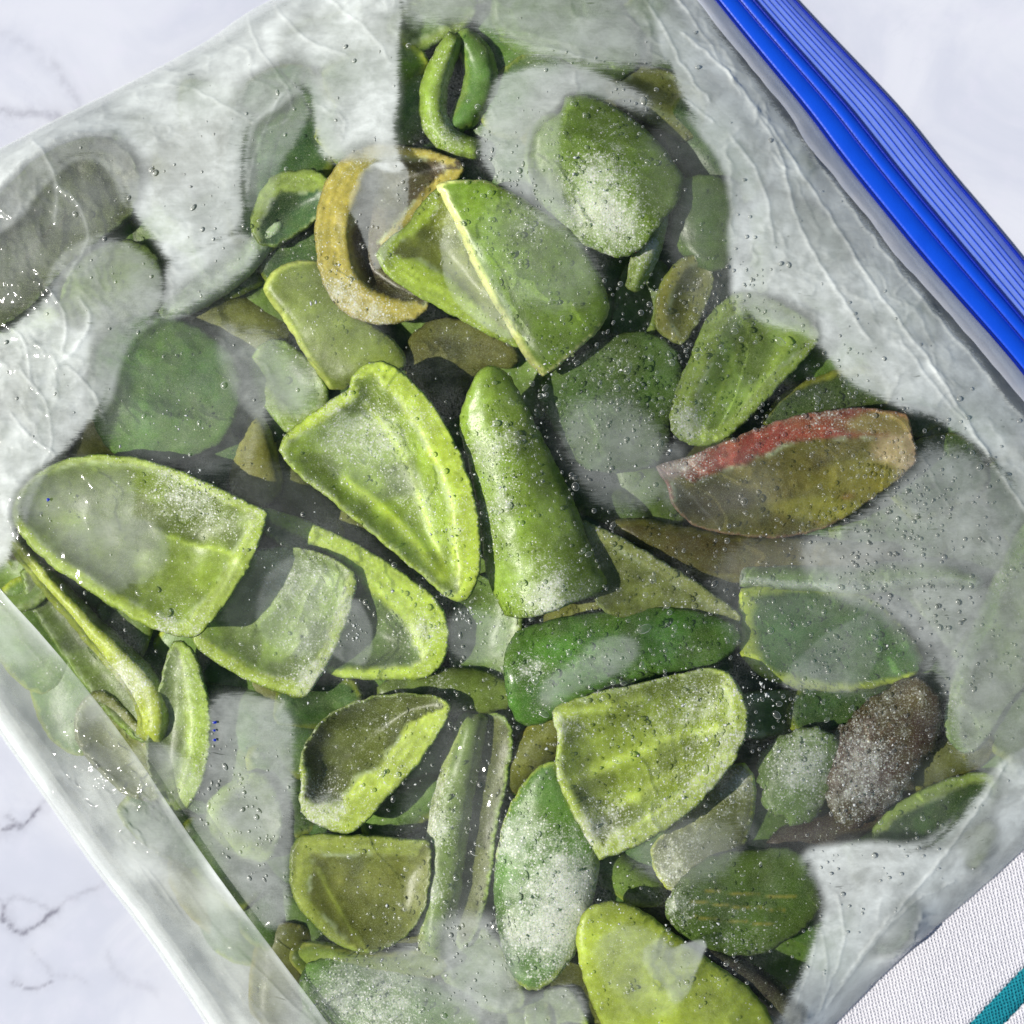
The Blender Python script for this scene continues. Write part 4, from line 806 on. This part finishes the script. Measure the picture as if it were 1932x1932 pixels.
cov = np.maximum(cov, smooth(60, 12, dedge) * .9); mst = np.maximum(mst, edge_m)
mst = np.clip(mst + np.clip(cr.reshape(X.shape), 0, 1.) * .35, 0, .95)
V = np.stack([(X - 966) * S, -(Y - 966) * S, Z], -1).reshape(-1, 3) - OFF
I = np.arange(NU * NV).reshape(NV, NU)
F = np.stack([I[:-1, :-1], I[:-1, 1:], I[1:, 1:], I[1:, :-1]], -1).reshape(-1, 4)
me = make_mesh('upper_film', V, F); attr(me, 'cover', cov.ravel()); attr(me, 'mist', mst.ravel())
link('upper_film', me, M_FILM, bag)
# under film
nu2 = 60; C2 = coons(nu2, nu2); d2 = seg_dist(C2.reshape(-1, 2), OUTLINE)[0]
z2 = np.where(d2 < 2, EDGE - 0.0003, 0.0024)
V = np.stack([(C2[..., 0].ravel() - 966) * S, -(C2[..., 1].ravel() - 966) * S, z2], 1) - OFF
I = np.arange(nu2 * nu2).reshape(nu2, nu2); F = np.stack([I[:-1, :-1], I[:-1, 1:], I[1:, 1:], I[1:, :-1]], -1).reshape(-1, 4)
me = make_mesh('under_film', V, F); attr(me, 'cover', np.ones(len(V))); attr(me, 'mist', np.full(len(V), .3)); link('under_film', me, M_UNDER, bag)

# ------------------------------------------------------------------ folded lower-left edge of the bag
def film_z(px, py):
    z = np.full(np.shape(px), 0.01)
    for _ in range(3):
        k = (HC - z) / HC; z = bil(zf, 966 + (np.asarray(px) - 966) * k, 966 + (np.asarray(py) - 966) * k)
    return z
def build_fold():
    A = resample(chaikin([(-300, 720), (-60, 1035), (0, 1112), (90, 1210), (182, 1322), (262, 1432), (332, 1540), (430, 1680), (530, 1812), (622, 1934), (760, 2130)], 1, False), n=520)
    B = resample(chaikin([(-300, 905), (-60, 1284), (0, 1374), (90, 1502), (190, 1644), (270, 1744), (400, 1936), (520, 2130)], 1, False), n=520)
    nv = 90; t = np.linspace(0, 1, nv)[:, None, None]
    Pq = A[None] * (1 - t) + B[None] * t
    x = Pq[..., 0]; y = Pq[..., 1]; T = np.broadcast_to(t[..., 0], x.shape)
    zb = film_z(x, y); zA = film_z(A[:, 0], A[:, 1]) + 0.0024
    z = np.maximum(zb + 0.0012, zA[None] * (1 - T) ** 1.3 + 0.0046 * (1 - (1 - T) ** 1.3))
    al = x * .55 + y * .83; ac = T * 150
    r = 1 - np.abs(2 * fbm(al / 260 + .5 * ac / 60, ac / 45, 91, 3) - 1) * 2
    r2 = 1 - np.abs(2 * fbm(al / 40, ac / 26 + al / 90, 95, 3) - 1) * 2
    kk = np.exp(-((x - 210) / 130) ** 2 - ((y - 1480) / 170) ** 2)
    z = z + 0.001 * (0.7 * np.clip(r, 0, 1) ** 3 + (0.02 + 0.9 * kk) * np.clip(r2, 0, 1) ** 3 + 1.2 * (.5 + fbm(al / 220, ac / 300, 97, 2))) * np.sin(np.pi * np.clip(T * 1.02, 0, 1)) ** .5
    z = z + 0.0009 * np.exp(-((T - .955) / .03) ** 2)
    k = S * (HC - z) / HC
    V = np.stack([(x - 966) * k, -(y - 966) * k, z], -1).reshape(-1, 3) - OFF
    I = np.arange(x.size).reshape(x.shape)
    F = np.stack([I[1:, :-1], I[1:, 1:], I[:-1, 1:], I[:-1, :-1]], -1).reshape(-1, 4)
    me = make_mesh('folded_edge', V, F)
    c = .50 + .55 * fbm(al / 170, ac / 60, 101, 3) + .35 * np.exp(-((T - .97) / .05) ** 2) + .25 * np.exp(-(T / .03) ** 2) + .25 * smooth(1500, 1800, y)  # highlight lines on both fold edges painted in, lower half painted brighter
    m = .25 + .45 * fbm(al / 90, ac / 50, 105, 3) + .25 * np.exp(-((T - .97) / .06) ** 2)
    m = np.clip(m * 1.15, 0, .85); m = m * (1 - .75 * np.exp(-((x - 110) / 90) ** 2 - ((y - 1290) / 60) ** 2)) * (1 - .5 * np.exp(-((x - 215) / 60) ** 2 - ((y - 1450) / 80) ** 2)) * (1 - .35 * np.exp(-((x - 330) / 60) ** 2 - ((y - 1640) / 90) ** 2))
    attr(me, 'cover', np.clip(c, 0, 1).ravel()); attr(me, 'mist', np.clip((.35 + .9 * smooth(.3, .72, fbm(al / 150, ac / 70, 131, 3)) + .3 * smooth(1560, 1760, y)) * m * (.55 + .5 * np.exp(-((T - .97) / .07) ** 2) + .35 * np.exp(-(T / .05) ** 2) + .4 * np.exp(-((x - 270) / 70) ** 2 - ((y - 1670) / 70) ** 2)), 0, .85).ravel())  # white glare spot and edge highlights painted into the mist level
    link('folded_edge', me, M_FOLD, bag)
build_fold()

# ------------------------------------------------------------------ blue zip
ZP = resample(chaikin([(1040, -380), (1200, -182), (1347, 0), (1431, 104), (1518, 208), (1585, 300), (1663, 396), (1753, 506), (1882, 650), (1935, 714), (2100, 930), (2300, 1180)], 2, False), n=220)
ZO = resample(chaikin([(1180, -400), (1350, -170), (1501, 0), (1619, 123), (1700, 208), (1787, 319), (1854, 396), (1940, 500), (2200, 830), (2420, 1110)], 2, False), n=220)
def zband(name, prof, mat, parent, label=None, ride=False):
    """prof: list of (t across the zip, z in mm); swept along the zip"""
    rows = []
    for t, z in prof:
        p = ZP * (1 - t) + ZO * t
        zz = (z + 3.4 - 2.9 * min(max(t, 0), 1)) * .001
        if ride: p = p + (ZO - ZP) * (.08 * (fbm(np.arange(len(p)) / 9.0, np.zeros(len(p)) + (t < -.15) * 7.3, 5, 3) - .5) * (t < -.1))[:, None]; zz = film_z(p[:, 0], p[:, 1]) + (.0009 + z * .0003)
        zz = zz * np.ones(len(p)); k = S * (HC - zz) / HC
        rows.append(np.stack([(p[:, 0] - 966) * k, -(p[:, 1] - 966) * k, zz], 1))
    V = np.stack(rows).reshape(-1, 3) - OFF; n = len(ZP); I = np.arange(len(V)).reshape(len(prof), n)
    F = np.stack([I[:-1, :-1], I[:-1, 1:], I[1:, 1:], I[1:, :-1]], -1).reshape(-1, 4)
    me = make_mesh(name, V, F)
    o = link(name, me, mat, parent)
    if label: o['label'] = label
    return o
zipper = zband('zipper', [(-.03, -.9), (.0, .2), (.5, .35), (.75, .3), (1.0, .25), (1.0, -.6)], M_BLUEL, bag, 'blue ribbed zip strip along the mouth of the bag')
def half(t0, t1, h, n=7): return [(t0 + (t1 - t0) * (.5 - .5 * math.cos(math.pi * k / n)), .2 + h * math.sin(math.pi * k / n) ** .7) for k in range(n + 1)]
zband('clear_margin', [(-.21, -1.2), (-.17, .8), (-.12, 1.6), (-.06, 1.0), (.01, -.5)], M_MARGIN, zipper, ride=True)
zband('track', [(.03, .2), (.05, 1.3), (.10, 1.75), (.2, 1.85), (.285, 1.6), (.30, 1.2)], M_BLUE, zipper)
zband('track', [(.315, 1.2), (.33, 1.55), (.40, 1.65), (.465, 1.4), (.475, .3)], M_BLUE, zipper)
zband('rib', half(-.015, .07, 1.9), M_BLUED, zipper); zband('rib', half(.285, .33, 1.75), M_BLUED, zipper); zband('rib', half(.465, .515, 1.5), M_BLUED, zipper)
for t0, wd in ((.585, .026), (.665, .022), (.745, .020), (.815, .018), (.875, .016)): zband('rib', half(t0 - wd / 3, t0 + wd / 3, .6), M_BLUED if wd > .1 else M_BLUE, zipper)
zband('rib', half(.955, 1.01, 1.0), M_BLUED, zipper)

# ------------------------------------------------------------------ condensation
CL = [(1330, 560, 90, 1.), (1300, 700, 120, .9), (1130, 760, 110, 1.1), (1010, 850, 90, .7), (1180, 230, 90, .5), (1060, 350, 120, .35), (1700, 1000, 130, .8), (1680, 1150, 160, .6), (1500, 1050, 130, .5), (1000, 560, 150, .5), (940, 400, 110, .5), (950, 250, 80, .3), (1000, 1230, 180, .45), (1250, 1180, 160, .6),
      (930, 1150, 100, .5), (760, 950, 150, .18), (620, 1120, 150, .1), (470, 1580, 60, 1.1), (440, 1480, 60, .6), (700, 1870, 150, .8), (900, 1800, 120, .5), (850, 1600, 150, .3), (1500, 1330, 120, .6), (1600, 1430, 150, .4), (1700, 1620, 120, .25), (1400, 1750, 100, .3), (1600, 720, 90, .35), (1720, 880, 70, 1.), (1290, 1460, 150, .2), (960, 1500, 200, .25), (500, 330, 120, .15), (760, 330, 80, .3),
      (650, 560, 120, .25), (350, 420, 200, .05), (1450, 720, 100, .4), (680, 1280, 120, .2), (300, 800, 140, .06), (150, 1500, 60, .2), (1300, 1800, 130, .2), (1560, 850, 160, .35), (1850, 1250, 120, .25)]
cw = np.array([a * r * r for _, _, r, a in CL]); cw /= cw.sum()
def drop_mesh(name):
    seg = 10; V = [(0, 0, .62)]
    for r, z in ((.55, .52), (.88, .25), (1.0, 0)):
        V += [(r * math.cos(2 * math.pi * k / seg), r * math.sin(2 * math.pi * k / seg), z) for k in range(seg)]
    F = [(0, 1 + k, 1 + (k + 1) % seg) for k in range(seg)]
    for q in range(2):
        a = 1 + q * seg; b = a + seg
        F += [(a + k, b + k, b + (k + 1) % seg, a + (k + 1) % seg) for k in range(seg)]
    return np.array(V), F
DV, DF = drop_mesh('d')
tri = []
for f in DF: tri += [f] if len(f) == 3 else [(f[0], f[1], f[2]), (f[0], f[2], f[3])]
tri = np.array(tri)
ZC = bil
def film_top(px, py):
    z = film_z(px, py); return z + 0.0002
# full film height incl. wrinkles, for seating the drops
from mathutils.bvhtree import BVHTree
def build_drops():
    n = 4200; k = RNG.choice(len(CL), n, p=cw); c = np.array([(a, b, r) for a, b, r, _ in CL])[k]
    g = RNG.normal(size=(n, 2)); p = c[:, :2] + g * c[:, 2:3] * .75
    # clumping
    q = RNG.choice(n, n // 2); p[:n // 2] = p[q] + RNG.normal(size=(n // 2, 2)) * 16
    u = RNG.uniform(size=(500, 2)) * 1932; p = np.vstack([p, u])
    ok = inside(OUTLINE, p[:, 0], p[:, 1]); d, _ = seg_dist(p, OUTLINE); p = p[ok & (d > 45)]
    n = len(p); r = 1.35 + RNG.gamma(1.4, .75, n); r = np.clip(r, 1.3, 7.0)
    big = RNG.uniform(size=n) < .022; r[big] += RNG.uniform(1.0, 3.0, big.sum())
    # seat on the real wrinkled film: nearest film vertex
    cell = {}
    order = np.argsort(-r)
    z0 = film_z(p[:, 0], p[:, 1])
    kx = (HC - z0) / HC; wxp = 966 + (p[:, 0] - 966) * kx; wyp = 966 + (p[:, 1] - 966) * kx
    gxi = np.clip(np.rint((wxp - GX0) / 3).astype(int), 0, zfull.shape[1] - 1); gyi = np.clip(np.rint((wyp - GY0) / 3).astype(int), 0, zfull.shape[0] - 1)
    zz = zfull[gyi, gxi]; zz = np.where(zz > 0, zz, z0)
    k2 = S * (HC - zz) / HC
    L = np.stack([(p[:, 0] - 966) * k2, -(p[:, 1] - 966) * k2, zz - 0.00005], 1) - OFF
    rr = r * S; st = 1 + .9 * RNG.uniform(size=n) ** 5; an = RNG.uniform(0, 2 * math.pi, n)
    bigs = order[:240]; small = order[240:]
    me = make_mesh('droplet', DV, DF); me.materials.append(M_DROP)
    for i in bigs:
        o = bpy.data.objects.new('droplet', me); COL.objects.link(o); o.parent = bag
        o.location = L[i]; o.scale = (rr[i] * st[i], rr[i], rr[i] * .8); o.rotation_euler = (0, 0, an[i])
    ca, sa = np.cos(an[small]), np.sin(an[small])
    bx = DV[None, :, 0] * (rr * st)[small][:, None]; by = DV[None, :, 1] * rr[small][:, None]
    V = np.stack([bx * ca[:, None] - by * sa[:, None], bx * sa[:, None] + by * ca[:, None], DV[None, :, 2] * (rr[small] * .8)[:, None]], -1) + L[small][:, None]
    F = (tri[None] + (np.arange(len(small)) * len(DV))[:, None, None]).reshape(-1, 3)
    o = link('condensation_beads', make_mesh('condensation_beads', V.reshape(-1, 3), F), M_DROP, bag); o['kind'] = 'stuff'
zfull = np.zeros((int((GY1 - GY0) / 3) + 2, int((GX1 - GX0) / 3) + 2))
_ix = np.rint((X.ravel() - GX0) / 3).astype(int); _iy = np.rint((Y.ravel() - GY0) / 3).astype(int)
for dx in (0, 1):
    for dy in (0, 1): np.maximum.at(zfull, (np.clip(_iy + dy, 0, zfull.shape[0] - 1), np.clip(_ix + dx, 0, zfull.shape[1] - 1)), Z.ravel())
build_drops()
def build_crumbs():
    cl = [(890, 1160, 26, 34), (1450, 1300, 26, 34), (672, 1196, 20, 14), (830, 1000, 40, 20), (1040, 700, 30, 20), (690, 840, 50, 30), (1130, 350, 70, 40), (1060, 1700, 70, 60), (350, 940, 60, 40), (600, 1890, 60, 50), (720, 1900, 80, 60), (1300, 1380, 120, 50), (330, 790, 60, 16), (1240, 880, 60, 20), (1650, 1450, 80, 50), (1300, 1790, 60, 20), (940, 900, 50, 30), (1500, 1450, 50, 40), (600, 560, 60, 20), (1000, 1500, 500, 200)]
    V = []; F = []
    for cx, cy_, rad, n in cl:
        p = np.array((cx, cy_)) + RNG.normal(size=(n, 2)) * rad * .7
        z0 = film_z(p[:, 0], p[:, 1])
        kx = (HC - z0) / HC
        gxi = np.rint((966 + (p[:, 0] - 966) * kx - GX0) / 3).astype(int); gxi = np.clip(gxi, 0, zfull.shape[1] - 1); gyi = np.clip(np.rint((966 + (p[:, 1] - 966) * kx - GY0) / 3).astype(int), 0, zfull.shape[0] - 1)
        zz = zfull[gyi, gxi]
        for (x, y), z in zip(p, np.where(zz > 0, zz, z0)):
            a = RNG.uniform(1.0, 2.6) if RNG.uniform() < .85 else RNG.uniform(2.5, 4.5)
            q = RNG.normal(size=(6, 3)); q /= np.linalg.norm(q, axis=1, keepdims=True); q = np.array([(1, 0, 0), (-1, 0, 0), (0, 1, 0), (0, -1, 0), (0, 0, .7), (0, 0, -.7)]) * .8 + q * .5
            b = len(V); V += list(q * a * S + np.array(W(x, y, z)) - OFF)
            F += [(b + i, b + j, b + k) for i, j, k in ((0, 2, 4), (2, 1, 4), (1, 3, 4), (3, 0, 4), (2, 0, 5), (1, 2, 5), (3, 1, 5), (0, 3, 5))]
    o = link('frost_crumbs', make_mesh('frost_crumbs', np.array(V), np.array(F), False), M_CRUMB, bag); o['kind'] = 'stuff'
build_crumbs()
for mx, my, mr in ((90, 943, 4.5), (405, 1363, 4), (404, 1378, 3.5), (405, 1396, 4)):      # specks of blue ink on the film
    zm = float(film_z(np.array([mx]), np.array([my]))[0]) + 0.0009; c = np.array(W(mx, my, zm)) - OFF; a = np.linspace(0, 2 * math.pi, 9)[:-1]
    rad = mr * S * RNG.uniform(.6, 1.2, 8); V = np.vstack([[c + np.array((0, 0, .0002))], np.stack([c[0] + rad * np.cos(a), c[1] + rad * .7 * np.sin(a), np.full(8, c[2])], 1)])
    link('ink_speck', make_mesh('ink_speck', V, np.array([(0, 1 + k, 1 + (k + 1) % 8) for k in range(8)])), M_BLUED, bag)

# ------------------------------------------------------------------ towel under the lower right corner
def build_towel():
    root = bpy.data.objects.new('tea_towel', None); COL.objects.link(root); root.location = W(1900, 1900, 0.0)
    tag(root, 'white woven tea towel with a teal stripe under the lower right corner of the bag', 'towel')
    # local frame: s runs along the stripe (down-left), t across it
    o = np.array((1932., 1817.)); e = np.array((-111., 115.)); e /= np.linalg.norm(e); f = np.array((-e[1], e[0])); f = -f if f @ np.array((1, 1)) < 0 else f
    ss = np.arange(-900, 1100, 10.0)
    def sheet(name, t0, t1, mat, up=0.0):
        tt = np.linspace(t0, t1, max(3, int((t1 - t0) / 10) + 1))
        Sx, Tx = np.meshgrid(ss, tt); jit = 1.8 * np.sin(Sx * .9) * (np.isclose(Tx, t0) | np.isclose(Tx, t1)) * (abs(t1 - t0) < 80)
        p = o + Sx[..., None] * e + (Tx + jit)[..., None] * f
        z = 0.0019 + up + 0.0012 * (fbm(Sx / 160, Tx / 110, 7, 2) - .5)
        z = np.where((Tx < -700) | False, 0.0012, z)
        V = np.stack([(p[..., 0] - 966) * S, -(p[..., 1] - 966) * S, z], -1)
        Vb = V.copy(); Vb[..., 2] = 0.0003
        V2 = np.vstack([V.reshape(-1, 3), Vb.reshape(-1, 3)]) - np.array(root.location)
        a, b = Sx.shape; n = a * b; I = np.arange(n).reshape(a, b)
        Fq = np.stack([I[:-1, :-1], I[:-1, 1:], I[1:, 1:], I[1:, :-1]], -1).reshape(-1, 4)
        loop = np.r_[I[0, :-1], I[:-1, -1], I[-1, :0:-1], I[:0:-1, 0]]
        nx = np.roll(loop, -1); side = np.stack([loop, loop + n, nx + n, nx], 1)
        c = V2[Fq[0]]; nz = np.cross(c[1] - c[0], c[2] - c[0])[2]
        if nz < 0: Fq = Fq[:, ::-1]; side = side[:, ::-1]
        link(name, make_mesh(name, V2, np.vstack([Fq, Fq[:, ::-1] + n, side])), mat, root)
    sheet('cloth', -420, 0, M_CLOTH); sheet('stripe', 0.3, 47.5, M_TEAL, 0.00012); sheet('cloth', 48, 420, M_CLOTH)
build_towel()
